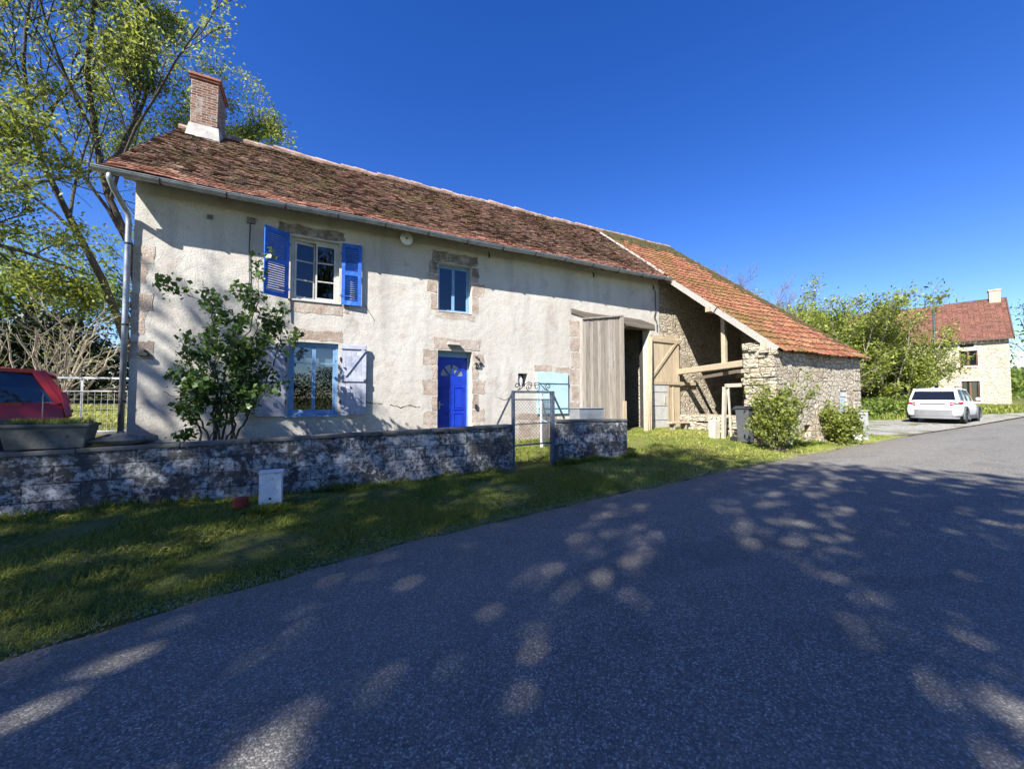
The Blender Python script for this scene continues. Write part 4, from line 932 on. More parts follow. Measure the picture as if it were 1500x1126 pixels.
# wheelie bin
zb_ = gzs(10.05, 6.2); bn = thing('wheelie_bin', 'dark grey wheelie bin standing before the stone pier of the lean-to', 'bin', (10.1, 6.35, zb_))
m = MB(); frust(m, 10.02, 10.32, 6.20, 6.56, zb_+.04, zb_+.92, .04); m.build('bin_body', GREYPL, bn, bevel=.015)
m = MB(); m.box(9.99, 10.35, 6.16, 6.60, zb_+.92, zb_+.96); m.box(10.02, 10.32, 6.18, 6.57, zb_+.96, zb_+.99); m.build('lid', DARKPL, bn, bevel=.012)
for x in (10.0, 10.28): m = MB(); m.lathe((x, 6.62, zb_+.09), [(.09, 0), (.1, .01), (.1, .04), (.09, .05)], 14, axis='x'); m.build('wheel', RUBBER, bn)
m = MB(); m.bar((10.0, 6.66, zb_+.9), (10.32, 6.66, zb_+.9), .03, .03); m.build('handle', DARKPL, bn)
# meter cabinet at the far barn corner
zb_ = gzs(14.5, 5.6); mc = thing('meter_cabinet', 'weathered white meter cabinet at the far corner of the stone barn', 'meter box', (14.44, 5.6, zb_))
m = MB(); m.box(14.22, 14.66, 5.5, 5.72, zb_-.05, 1.2); m.build('cabinet', WHITEP, mc, bevel=.01); m = MB(); m.box(14.24, 14.64, 5.485, 5.499, zb_+.12, 1.15); m.build('door', WHITEP, mc, bevel=.004)
m = MB(); m.box(14.20, 14.68, 5.48, 5.74, 1.201, 1.23); m.build('lid', WHITEP, mc, bevel=.006)

# ------------------------------------------------------------------ fence left of the house
fe = thing('mesh_fence', 'white metal rail fence with square wire mesh beside the left gable', 'fence', (-4.5, 11, .85))
m = MB(); m.bar((-7, 11, 1.97), (-3.2, 11, 2.0), .03, .035); m.bar((-7, 11, 1.70), (-3.2, 11, 1.73), .02, .02); m.bar((-7, 11, .88), (-3.2, 11, .9), .025, .03); each(m, 'rail', WHITE, fe)
for x in (-6.5, -5.2, -4.3, -3.3): m = MB(); m.bar((x, 11.02, .7), (x, 11.02, 1.98), .03, .03); m.build('post', WHITE, fe)
m = MB()
for x in np.arange(-7, -3.2, .1): m.tube([(x, 11, .9), (x, 11, 1.72)], .0035, 3, cap=False)
for z in np.arange(.95, 1.72, .1): m.tube([(-7, 11, z), (-3.2, 11, z)], .0035, 3, cap=False)
m.build('wire_mesh', WHITE, fe)
m = MB(); m.box(-7, -3.15, 10.9, 11.12, .3, .86); tag(m.build('fence_plinth', CONC, loc=(-5, 11, .5), bevel=.02), 'low pale concrete plinth under the white mesh fence', 'plinth')

# ------------------------------------------------------------------ cars
def wheel(parent, M, x, y, r_, wd, side):
    t = MB(); t.lathe((0, 0, 0), [(r_*.66, -wd/2), (r_*.94, -wd/2), (r_, -wd*.35), (r_, wd*.35), (r_*.94, wd/2), (r_*.66, wd/2)], 24, axis='y')
    q = M @ Matrix.Translation((x, y, r_))
    for V in t.v: V[:] = np.array([q @ Vector(p) for p in V])
    o = t.build('wheel', RUBBER, parent, smooth=False)
    rm = MB(); s = side*wd*.46
    rm.lathe((0, 0, 0), [(r_*.66, s*.9), (r_*.64, s), (r_*.58, s*.75), (r_*.2, s*.7), (r_*.16, s*.95), (.005, s*.95)], 24, axis='y')
    for k in range(5):
        an = 2*math.pi*k/5; rm.bar((r_*.15*math.cos(an), s*.86, r_*.15*math.sin(an)), (r_*.62*math.cos(an), s*.96, r_*.62*math.sin(an)), r_*.16, .03, up=(0, 1, 0))
    for V in rm.v: V[:] = np.array([q @ Vector(p) for p in V])
    rm.build('rim', ALU, o)
def loft(m, rings, M, close=True):
    k = len(rings[0]); V = [tuple(M @ Vector(p)) for r_ in rings for p in r_]
    m.add(V, [(i*k+j, i*k+(j+1) % k, (i+1)*k+(j+1) % k, (i+1)*k+j) for i in range(len(rings)-1) for j in range(k)]+[tuple(range(k))[::-1], tuple((len(rings)-1)*k+j for j in range(k))])
def car(name, label, loc, yaw, paint, L=4.34, W=1.80, belt=.98, roofh=1.60, clear=.24, suv=True, wr=.345):
    t = thing(name, label, 'car', loc); M = Matrix.Translation(loc) @ Matrix.Rotation(yaw, 4, 'Z')
    # x runs from the tail (0) to the nose (L)
    hw = W/2
    def ring(x, zb, zm, zt, wb, wm, wt):
        h = [(x, wb, zb), (x, wb+.6*(wm-wb), zb+.10), (x, wm, zm), (x, wm-.01, zm+.12), (x, wt, zt), (x, wt-.10, zt+.025)]
        return h+[(a, -b, c) for a, b, c in h[::-1]]
    st = [(.0, clear+.10, .55, belt-.03, hw*.80, hw*.90, hw*.83), (.06, clear+.06, .56, belt, hw*.86, hw*.96, hw*.87), (.28, clear+.02, .58, belt+.01, hw*.90, hw*1.0, hw*.90), (1.0, clear, .6, belt+.005, hw*.90, hw, hw*.92),
          (1.7, clear, .6, belt-.01, hw*.88, hw*.975, hw*.92), (2.6, clear, .6, belt-.04, hw*.88, hw*.975, hw*.90), (3.2, clear, .6, belt-.06, hw*.9, hw*1.0, hw*.88), (3.8, clear, .58, belt-.12, hw*.9, hw*.97, hw*.80), (4.2, clear+.03, .52, belt-.22, hw*.82, hw*.86, hw*.68), (L, clear+.1, .48, belt-.34, hw*.66, hw*.72, hw*.58)]
    b = MB(); loft(b, [ring(*s) for s in st], M); body = b.build('body', paint, t, smooth=True)
    sd = body.modifiers.new('sub', 'SUBSURF'); sd.levels = 1; sd.render_levels = 2
    rt = .45 if suv else .34; rb_x = .14 if suv else .06
    def cr(x, z0, zr_, w0, w1): 
        h = [(x, w0, z0), (x, w0*.5+w1*.5+.02, (z0+zr_)/2), (x, w1+.015, zr_-.05)]
        return h+[(a, -b_, c) for a, b_, c in h[::-1]]
    z0 = belt-.03; rh = roofh
    g = MB(); loft(g, [cr(rb_x-.02, z0, z0+.10, hw*.84, hw*.80), cr(rt*.55+rb_x*.45, z0, z0*.4+rh*.6-.05, hw*.85, hw*.76), cr(rt, z0, rh-.10, hw*.87, hw*.70), cr(.75, z0, rh-.045, hw*.88, hw*.72), (cr(1.7, z0, rh-.03, hw*.89, hw*.74)), cr(2.35, z0, rh-.08, hw*.88, hw*.72), cr(3.15, z0-.02, z0+.06, hw*.84, hw*.80)], M)
    gh = g.build('window', CARGLASS, t, smooth=False)
    r_ = MB()
    def rr_(x, z, w_): 
        h = [(x, w_+.018, z-.075), (x, w_+.01, z-.03), (x, w_*.8, z), (x, w_*.4, z+.014)]
        return h+[(a, -b_, c) for a, b_, c in h[::-1]]
    loft(r_, [rr_(rt-.16, rh-.11, hw*.66), rr_(rt-.05, rh-.06, hw*.70), rr_(.8, rh-.02, hw*.72), rr_(1.7, rh, hw*.74), rr_(2.2, rh-.05, hw*.73), rr_(2.42, rh-.11, hw*.71)], M)
    ro = r_.build('roof', paint, t, smooth=True)
    p = MB()
    for s in (-1, 1):
        T = lambda x, y, z: tuple(M @ Vector((x, s*y, z)))
        up = M.to_3x3() @ Vector((0, s, .3))
        pw = 1 if suv else .55
        p.bar(T(rb_x, hw*.84, z0), T(rt+.01, hw*.715, rh-.08), .20*pw, .06, up=up); p.bar(T(rb_x+.14*pw, hw*.86, z0), T(rt+.10*pw, hw*.725, rh-.08), .14*pw, .05, up=up)   # rear pillar
        p.bar(T(3.12, hw*.84, z0-.02), T(2.36, hw*.73, rh-.10), .07, .05, up=up)
        p.bar(T(.5, hw*.885, z0+.0), T(3.1, hw*.85, z0-.03), .05, .05)
        p.bar(T(.40, hw*.72, rh-.07), T(2.4, hw*.735, rh-.09), .06, .05)
    p.build('window_frame', paint, t)
    pd = MB()
    for s in (-1, 1):
        T = lambda x, y, z: tuple(M @ Vector((x, s*y, z))); up = M.to_3x3() @ Vector((0, s, .3))
        pd.bar(T(1.62, hw*.895, z0), T(1.60, hw*.76, rh-.08), .09, .045, up=up); pd.bar(T(.86, hw*.895, z0), T(.98, hw*.755, rh-.08), .05, .045, up=up)
    each(pd, 'door_pillar', DARKPL, t)
    # plastic lower cladding, arches, bumper
    c = MB()
    for s in (-1, 1):
        for xa in (.78, 3.42):
            P = [tuple(M @ Vector((xa+(wr+.07)*math.cos(a), s*(hw+.0), wr+(wr+.06)*math.sin(a)))) for a in np.linspace(-.35, math.pi+.35, 14)]
            c.tube(P, .05, 6)
        c.bar(M @ Vector((1.2, s*hw*.97, clear+.05)), M @ Vector((3.0, s*hw*.97, clear+.05)), .06, .16)
    each(c, 'wheel_arch', GREYPL, t)
    bp = MB()
    for z_, h_, w_ in ((.33, .30, hw*.94), (.22, .11, hw*.88)):
        P = [(-.07+.26*abs(y)**3.5, y*w_) for y in np.linspace(-1, 1, 15)]+[(.35, w_), (.35, -w_)]
        bp.prism(P, h_, M @ Matrix.Translation((0, 0, z_)) @ Matrix.Rotation(R(90), 4, 'X'), mi=0)
    each(bp, 'bumper', m_simple('bumper_plastic', (.20, .20, .205), .6, .1, 9) if suv else paint, t, bevel=.015)
    pl = MB() ; pl.box(-.10, -.085, -.26, .26, .40, .51, M); (None if suv else pl.build('number_plate', WHITE, t))
    gb = MB(); gb.box(-.012, .02, -.40, .40, belt-.17, belt-.135, M); gb.build('tailgate_strip', DARKPL, t)
    rw = MB(); rw.add([tuple(M @ Vector(q)) for q in ((.075, -hw*.74, z0+.05), (.075, hw*.74, z0+.05), (.37, hw*.62, rh-.13), (.37, -hw*.62, rh-.13))], [(0, 1, 2, 3)]); rw.build('rear_window', CARGLASS, t)
    for s in (-1, 1):
        l = MB(); T = lambda x, y, z: tuple(M @ Vector((x, s*y, z)))
        if suv:
            for dz in (-.03, .05): l.bar(T(-.005, hw*.60, belt-.16+dz*1.5), T(.06, hw*.88, belt-.13+dz*.3), .05, .05)
            l.bar(T(.05, hw*.86, belt-.14), T(.30, hw*.985, belt-.12), .05, .10)
        else:
            l.bar(T(.03, hw*.90, .72), T(.10, hw*.84, 1.10), .07, .10, up=M.to_3x3() @ Vector((0, s, 0)))
        l.build('tail_light', REDLAMP, t, bevel=.01)
        mi_ = MB(); mi_.lathe(T(2.72, hw+.09, belt+.06), [(.02, -.04), (.085, -.02), (.085, .03), (.03, .05)], 10, axis='x'); mi_.build('mirror', paint, t, smooth=True)
        dh = MB(); dh.bar(T(1.12, hw+.012, belt-.12), T(1.30, hw+.012, belt-.12), .02, .025); dh.bar(T(2.0, hw*.99, belt-.14), T(2.2, hw*.99, belt-.14), .03, .025); each(dh, 'door_handle', paint, t)
        for xa in (.78, 3.42): wheel(t, M, xa, s*(hw-.11), wr, .22, s)
        if suv:
            rb = MB(); rb.bar(T(.6, hw*.68, rh+.035), T(2.1, hw*.70, rh+.04), .03, .03); rb.bar(T(.7, hw*.68, rh-.03), T(.62, hw*.68, rh+.035), .03, .03); rb.bar(T(2.0, hw*.7, rh-.02), T(2.08, hw*.7, rh+.04), .03, .03); rb.build('roof_rail', DARKPL, t)
    u = MB(); u.box(.3, 4.0, -hw*.8, hw*.8, .2, .5, M); u.build('underbody', DARKPL, t)
    return t
SX, SY = 25.3, 7.15
car('parked_car', 'white SUV seen from behind parked on the gravel before the green trees', (SX, SY, gzs(SX+1, SY)+.01), R(5), WHITECAR, belt=1.05, roofh=1.64)
car('parked_car', 'red hatchback car at the left edge behind the planter trough', (-3.74, 9.30, .56), R(202), REDP, L=4.3, W=1.74, belt=.95, roofh=1.50, clear=.2, suv=False, wr=.31)

# ------------------------------------------------------------------ far house
fh = thing('stone_house', 'distant two storey pale stone house with red tiled roof at the right edge', 'house', (54.5, 10.5, 1.1))
ang = math.atan2(4.2-.0, -1.2); MH = Matrix.Translation((54.4, 10.45, 0)) @ Matrix.Rotation(math.atan2(.96, -.28), 4, 'Z')   # local x along facade away, local y = to the right-hand side of it (inside is -y)
FL, FW = 11.0, 7.0
def LH(x, y, z): return tuple(MH @ Vector((x, y, z)))
m = MB()
HH = [(1.9, 2.95, 2.0, 3.35), (1.95, 3.05, 4.55, 6.0), (2.0, 2.95, 6.45, 6.95)]; HH = [(1.75, 2.85, 1.35, 3.25), (1.8, 2.9, 4.65, 6.05), (2.0, 2.85, 6.38, 6.72)]
hm = MB(); holed(hm, 0, FL, -1, 7.25, HH, 0, .3)
for V in hm.v: m_ = None
for V in hm.v: V[:] = np.array([LH(p[0], -p[1], p[2]) for p in V])
hm.add([LH(0, 0, -1), LH(0, -FW, -1), LH(0, -FW, 7.25), LH(0, -FW/2, 11.1), LH(0, 0, 7.25), LH(FL, 0, -1), LH(FL, -FW, -1), LH(FL, -FW, 7.25), LH(FL, -FW/2, 11.1), LH(FL, 0, 7.25)], [(0, 1, 2, 3, 4), (5, 9, 8, 7, 6), (1, 6, 7, 2)])
hm.build('wall', RUBBLE_FAR, fh)
m = MB()
for (a, b, c, d) in HH:
    for q in ((a-.16, a, c, d), (b, b+.16, c, d), (a-.2, b+.2, d, d+.22), (a-.18, b+.18, c-.14, c)): m.box(q[0], q[1], -.02, .03, q[2], q[3], MH)
m.build('stone_surround', m_simple('pale_surround', (.55, .49, .40), .9, .15, 4), fh)
for (a, b, c, d) in HH:
    m = MB(); M2 = MH
    for q in ((a, a+.08, c, d), (b-.08, b, c, d), ((a+b)/2-.06, (a+b)/2+.06, c, d), (a, b, d-.08, d), (a, b, c, c+.08)): m.box(q[0], q[1], -.16, -.10, q[2], q[3], MH)
    wo = m.build('window', m_simple('brown_frame', (.16, .075, .045), .6), fh)
    m = MB(); m.box(a+.02, b-.02, -.145, -.135, c+.02, d-.02, MH); m.build('pane', CARGLASS, wo)
def farroof():
    m = MB(); rg = np.random.default_rng(8); sl = (11.1-7.25)/(FW/2); n = 34
    for side in (0, 1):
        for i in range(n):
            x = -.25
            while x < FL+.2:
                w_ = .34; h0 = .05; V = []
                for (xx, t_, h) in ((x, i/n, h0+.03), (x+w_-.01, i/n, h0+.03), (x+w_-.01, (i+1.3)/n, h0), (x, (i+1.3)/n, h0), (x, i/n, h0-.02), (x+w_-.01, i/n, h0-.02)):
                    yy = .3-(FW/2+.3)*t_; zz = 7.25-.3*sl+(FW/2+.3)*sl*t_+h+.03*math.sin(xx)
                    V.append(LH(xx, yy if side == 0 else -FW-yy, zz))
                m.add(V, [(0, 1, 2, 3), (4, 5, 1, 0)], float(rg.random())); x += w_
    return m
fr_ = farroof().build('roof', m_tile('far_roof_tile', [(.12, .055, .04), (.18, .078, .055), (.22, .095, .066), (.15, .065, .048)], (.16, .11, .05), .6, .62, lich=.2), fh)
m = MB(); m.box(.05, .75, -FW/2-.4, -FW/2+.4, 10.6, 11.85, MH); m.box(0, .8, -FW/2-.45, -FW/2+.45, 11.85, 12.0, MH); m.build('chimney', m_simple('pale_chimney', (.48, .38, .27), .9, .2, 3), fr_, bevel=.02)
m = MB()
for side in (0, 1):
    y0, y1 = (.3, -FW/2) if side == 0 else (-FW-.3, -FW/2)
    m.bar(LH(-.28, y0, 6.95), LH(-.28, y1, 11.12), .08, .22)
each(m, 'verge_board', m_simple('dark_verge', (.09, .075, .065), .8), fr_)
m = MB(); m.bar(LH(-.2, .38, 6.93), LH(FL, .38, 6.93), .12, .12); m.build('gutter', m_simple('brown_gutter', (.10, .07, .055), .6), fr_)

# ------------------------------------------------------------------ street lamp
lp = thing('street_lamp', 'slim dark green street lamp rising out of the green trees', 'street lamp', (41.3, 11.4, 1.0))
m = MB(); m.tube([(41.3, 11.4, .5), (41.3, 11.4, 4), (41.3, 11.4, 9.0)], [.10, .085, .06], 10); m.build('pole', POSTGREEN, lp, smooth=True)
m = MB(); m.bar((41.3, 11.4, 9.0), (41.42, 11.05, 9.16), .08, .08); m.build('arm', POSTGREEN, lp)
m = MB(); m.bar((41.36, 11.25, 9.16), (41.6, 10.6, 9.26), .34, .11); m.build('lamp_head', POSTGREEN, lp, bevel=.03)

# ------------------------------------------------------------------ vegetation
def leaves(name, P, size, mat, parent, seed, up=.25, aspect=.5, fold=.12, tintv=None):
    rg = np.random.default_rng(seed); n = len(P)
    N = rg.standard_normal((n, 3)); N[:, 2] += up*3; N /= np.linalg.norm(N, axis=1)[:, None]
    A = rg.standard_normal((n, 3)); A -= (A*N).sum(1)[:, None]*N; A /= np.linalg.norm(A, axis=1)[:, None]; B = np.cross(N, A)
    s = (size*rg.uniform(.45, 1.45, n))[:, None]
    v0 = P-A*s*.5; v2 = P+A*s*.5; m1 = P-A*s*.08
    v1 = m1+B*s*aspect*.5+N*s*fold; v3 = m1-B*s*aspect*.5+N*s*fold
    V = np.stack([v0, v1, v2, v3], 1).reshape(-1, 3)
    t = rg.random(n) if tintv is None else np.clip(tintv+rg.normal(0, .18, n), 0, 1)
    return fastmesh(name, V, 4, mat, parent, tint=t)
def path(rg, p, d, L, n, wob, trop):
    P = [np.array(p, float)]; d = np.array(d, float); d /= np.linalg.norm(d)
    for _ in range(n):
        d = d+rg.normal(0, wob, 3)+np.array([0, 0, trop]); d /= np.linalg.norm(d); P.append(P[-1]+d*L/n)
    return np.array(P)
def grow(rg, mb, P, r0, r1, depth, o, tips):
    n = len(P); mb.tube(P, np.linspace(r0, r1, n), o.get('sides', 5) if depth < 2 else 7, cap=False)
    if depth == 0: tips.append(P); return
    L = np.linalg.norm(np.diff(P, axis=0), axis=1).sum(); k = o['n'][depth]
    for i in range(k):
        t = o.get('t0', .3)+(1-o.get('t0', .3))*(i+rg.random())/k; j = t*(n-1); a = int(min(j, n-2)); q = P[a]+(P[a+1]-P[a])*(j-a)
        T = P[a+1]-P[a]; T = T/np.linalg.norm(T); S = np.cross(T, rg.standard_normal(3)); S /= np.linalg.norm(S)
        an = rg.uniform(*o['ang']); d = T*math.cos(an)+S*math.sin(an); d[2] += o.get('up', .1)
        if 'bias' in o: d += np.array(o['bias'])
        if 'lim' in o and not o['lim'](q+d/np.linalg.norm(d)*L*o['len'][depth]): continue
        l = L*o['len'][depth]*rg.uniform(.7, 1.2)*(1.15-.5*t); rr0 = max((r0+(r1-r0)*t)*.55, o.get('rmin', .006))
        grow(rg, mb, path(rg, q, d, l, o.get('seg', 4), o.get('wob', .12), o.get('trop', .03)), rr0, max(rr0*.4, o.get('rmin', .006)*.6), depth-1, o, tips)
    tips.append(P[-2:])
def tippoints(rg, tips, per, spread):
    Q = []
    for P in tips:
        k = max(1, int(per)); t = rg.random(k)**.7*(len(P)-1); a = np.minimum(t.astype(int), len(P)-2); q = P[a]+(P[a+1]-P[a])*(t-a)[:, None]
        Q.append(q+rg.normal(0, spread, (k, 3)))
    return np.concatenate(Q)
def tree(name, label, cat, base, stems, o, leaf, leafsize, per, spread, bark, seed, depth=3, group=None, aspect=.5, up=.25, clumps=None):
    t = thing(name, label, cat, base, group); rg = np.random.default_rng(seed); mb = MB(); tips = []
    for P, r0, r1 in stems: 
        P = np.array(P, float)
        Q = [P[0]]
        for a, b in zip(P, P[1:]):
            for q in (1/3, 2/3, 1): Q.append(a+(b-a)*q+(rg.normal(0, .03, 3) if q < 1 else 0))
        grow(rg, mb, np.array(Q), r0, r1, depth, o, tips)
    mb.build('trunk', bark, t, smooth=True, tint=False)
    if per: 
        Q = tippoints(rg, tips, per, spread)
        if clumps:
            nc, nl, c0, rad, cr_ = clumps; cc = rg.standard_normal((nc, 3)); cc /= np.linalg.norm(cc, axis=1)[:, None]; cc = np.array(c0)+cc*np.array(rad)*(rg.random((nc, 1))**.4)
            g = rg.standard_normal((nc*nl, 3)); g /= np.linalg.norm(g, axis=1)[:, None]; g *= cr_*rg.random((nc*nl, 1))**.5*np.array([1, 1, .75])
            Q = np.concatenate([Q, np.repeat(cc, nl, axis=0)+g*np.repeat(rg.uniform(.6, 1.3, nc), nl)[:, None]])
        if 'lim' in o: Q = Q[Q[:, 0]/Q[:, 1] < -.02-.050*np.maximum(Q[:, 2]-11.8, 0)]
        leaves('crown', Q, leafsize, leaf, t, seed+1, aspect=aspect, up=up)
    return t
ASHLEAF = m_leaf('ash_leaf', [(.10, .15, .03), (.19, .25, .05), (.28, .33, .075), (.38, .40, .11)], .45)
DARKLEAF = m_leaf('dark_leaf', [(.03, .055, .012), (.055, .09, .02), (.09, .13, .03)], .35)
MIDLEAF = m_leaf('hazel_leaf', [(.05, .085, .018), (.10, .15, .03), (.18, .24, .05), (.26, .32, .07)], .4)
LILACLEAF = m_leaf('lilac_leaf', [(.035, .07, .018), (.065, .12, .027), (.11, .175, .045)], .3, .35)
SHRUBLEAF = m_leaf('shrub_leaf', [(.10, .14, .03), (.20, .24, .045), (.32, .34, .08)], .4)
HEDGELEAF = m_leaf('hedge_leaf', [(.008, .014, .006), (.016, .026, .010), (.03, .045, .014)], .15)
AO = dict(n=[0, 6, 6, 7], len=[0, .42, .46, .42], ang=(.45, .95), up=.28, wob=.10, trop=.04, rmin=.012, seg=5, t0=.25, lim=lambda p: p[0]/p[1] < -.03-.050*max(p[2]-11.8, 0))
tree('ash_tree', 'tall ash tree with dark leaning stems and fresh yellow green leaves behind the left gable', 'tree', (-4.6, 16.4, 1.3), [
    ([(-4.9, 16.5, 1.0), (-5.1, 16.4, 4.2), (-5.4, 16.3, 6.4), (-6.1, 16.2, 8.6), (-6.5, 16.2, 11.5), (-6.3, 16.0, 15.0), (-6.0, 16, 17.5)], .14, .03),
    ([(-6.0, 16.2, 8.4), (-5.6, 16.5, 10.2), (-5.2, 16.8, 12.4), (-5.2, 17, 14.2)], .09, .02),
    ([(-4.3, 17.6, 1.0), (-4.1, 17.6, 6), (-3.9, 17.8, 9.6), (-3.5, 18, 11.6), (-3.4, 18, 13.2)], .12, .02),
    ([(-3.9, 17.7, 8.2), (-3.5, 18.2, 10.0), (-3.0, 18.6, 11.2), (-2.5, 18.8, 12.0)], .07, .015),
    ([(-5.0, 16.4, 2.0), (-5.9, 16.0, 5.2), (-7.2, 15.8, 8.4), (-7.6, 15.7, 11), (-7.5, 15.6, 14)], .12, .02)],
    AO, ASHLEAF, .125, 26, .20, BARKD, 31, aspect=.42, clumps=(110, 70, (-3.7, 17.6, 11.0), (3.3, 1.3, 3.6), .55))
AB = dict(n=[0, 6, 6, 7], len=[0, .5, .5, .42], ang=(.5, 1.0), up=.12, wob=.12, trop=.0, rmin=.010, seg=5, t0=.2)
tree('ash_tree', 'second ash tree with half bare drooping twigs at the upper left corner', 'tree', (-9.3, 14.2, 1.6), [
    ([(-9.6, 14.2, 1), (-9.3, 14.2, 5), (-8.9, 14.1, 9), (-8.3, 14, 13), (-7.9, 14, 16.5)], .15, .03),
    ([(-9.4, 14.2, 4), (-8.6, 14.0, 6.0), (-7.4, 13.9, 7.4), (-6.3, 14, 8.2)], .13, .02),
    ([(-9.4, 14.2, 5.2), (-8.2, 14.4, 5.6), (-6.9, 14.6, 5.4), (-5.7, 14.8, 5.0)], .10, .015),
    ([(-9, 14.2, 8), (-8.0, 13.6, 9.6), (-7.2, 13.2, 11)], .12, .02)],
    AB, m_leaf('ash_leaf_dark', [(.07, .11, .02), (.16, .21, .04), (.30, .33, .075)], .4), .115, 15, .17, BARKD, 47, aspect=.42)
# mid-distance trees and hedge on the left
BO = dict(n=[0, 5, 6], len=[0, .5, .6], ang=(.5, 1.1), up=.25, wob=.12, rmin=.012, seg=4, t0=.25)
for k, (x, y, h, lb) in enumerate(((-12.3, 27, 6.0, 'bushy bright green tree beyond the fence, next to the downpipe'), (-15.6, 28.5, 6.4, 'bushy bright green tree beyond the bare shrub'), (-20, 30, 8.5, 'tall thin green tree beyond the fence at the left edge'), (-10.3, 34, 9, 'hazy green tree farthest behind the left gable'))):
    z = gzs(x, y); tree('bushy_tree', lb, 'tree', (x, y, z), [([(x, y, z-.2), (x+.1, y, z+h*.3), (x-.1, y, z+h*.6), (x, y, z+h*.95)], .18, .04), ([(x, y, z+h*.2), (x+1.2, y, z+h*.5), (x+1.8, y+.3, z+h*.8)], .1, .03), ([(x, y, z+h*.2), (x-1.2, y, z+h*.45), (x-1.9, y-.3, z+h*.75)], .1, .03)], BO, MIDLEAF, .24, 26, .42, BARKD, 60+k, depth=2, group='green trees beyond the fence')
def cloud_hedge(name, label, cat, pts, hgt, thick, n, leaf, size, seed, group=None):
    P0 = pts[0]; t = thing(name, label, cat, (P0[0], P0[1], gzs(*P0)), group); rg = np.random.default_rng(seed)
    seg = rg.integers(0, len(pts)-1, n); u = rg.random(n); A_ = np.array(pts)[seg]; B_ = np.array(pts)[seg+1]; xy = A_+(B_-A_)*u[:, None]
    top = hgt*(1+.18*np.sin(xy[:, 0]*1.3)+.12*np.sin(xy[:, 0]*3.1+1)); zz = rg.random(n)**.7*top
    xy = xy+rg.normal(0, thick, (n, 2)); Q = np.column_stack([xy, gz(xy[:, 0], xy[:, 1])+zz]); 
    leaves('foliage', Q, size, leaf, t, seed); m = MB()
    for k in range(14):
        q = rg.random(); i = rg.integers(0, len(pts)-1); p = np.array(pts[i])+(np.array(pts[i+1])-np.array(pts[i]))*q; z = gzs(*p)
        m.tube(path(rg, (p[0], p[1], z-.1), (rg.normal(0, .2), rg.normal(0, .2), 1), hgt*.8, 4, .1, .02), np.linspace(.05, .015, 5), 5, cap=False)
    each(m, 'stem', BARKD, t); return t
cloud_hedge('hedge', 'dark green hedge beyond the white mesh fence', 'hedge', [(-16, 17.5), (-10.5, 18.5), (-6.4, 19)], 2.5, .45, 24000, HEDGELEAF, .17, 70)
# bare pale shrub behind the red car
rg = np.random.default_rng(77); z0 = gzs(-5.4, 11.8)
st = []
for k in range(11):
    a = rg.uniform(0, 6.28); d = np.array([math.cos(a)*.42, math.sin(a)*.3, 1]); P = path(rg, (-5.45+.2*math.cos(a), 11.9+.15*math.sin(a), z0-.1), d, rg.uniform(1.8, 2.9), 4, .1, .0); st.append((P, .035, .012))
tree('bare_shrub', 'bare pale stemmed shrub behind the red car', 'shrub', (-5.4, 11.9, z0), st, dict(n=[0, 4, 5], len=[0, .45, .45], ang=(.4, .9), up=.05, wob=.12, rmin=.006, seg=4, t0=.3), SHRUBLEAF, .06, 1, .03, BARKP, 78, depth=2)
# old shed glimpsed at the far left
sh = thing('garden_shed', 'brown wooden shed half hidden behind the bare shrub', 'shed', (-12.0, 21.5, 1.6)); m = MB(); z = gzs(-11.5, 20)-.35; XO = -2.6
for k in range(14): m.box(XO-11+.2*k, XO-11+.2*k+.195, 20, 20.05, z-.1, z+2.3, tint=random.Random(k).random())
m.box(XO-11, XO-8.2, 20.05, 22.5, z-.1, z+2.25); m.build('wall', GREYWOOD, sh); m = MB(); m.add([(XO-11.3, 19.6, z+2.3), (XO-7.9, 19.6, z+2.3), (XO-7.9, 22.8, z+3.1), (XO-11.3, 22.8, z+3.1), (XO-11.3, 19.6, z+2.2), (XO-7.9, 19.6, z+2.2), (XO-7.9, 22.8, z+3.0), (XO-11.3, 22.8, z+3.0)], [(0, 1, 2, 3), (7, 6, 5, 4), (0, 4, 5, 1), (1, 5, 6, 2), (2, 6, 7, 3), (3, 7, 4, 0)]); m.build('roof', TILE_OLD, sh)

# lilac in front of the facade
rg = np.random.default_rng(90); z0 = gzs(-1.55, 8.65); st = []
for k, (dx_, dy_, h) in enumerate(((-.55, 0, 2.5), (-.2, -.1, 3.0), (.1, .05, 3.1), (.35, -.1, 2.7), (.75, -.1, 2.0), (-.85, -.1, 1.5), (.5, -.25, 1.6), (.0, -.2, 2.3), (-.4, -.3, 1.4), (.95, -.15, 2.3))):
    P = path(rg, (-1.55+dx_*.15, 8.62+dy_*.3, z0-.05), (dx_*.55, dy_, h), h, 6, .07, .03); st.append((P, .022, .007))
tree('lilac_bush', 'tall loose lilac bush with dark green leaves before the house front', 'bush', (-1.55, 8.65, z0), st, dict(n=[0, 4, 6], len=[0, .4, .34], ang=(.5, 1.0), up=.2, wob=.1, rmin=.004, seg=3, t0=.25), LILACLEAF, .09, 14, .06, BARKD, 91, depth=2, aspect=.75, up=.1)
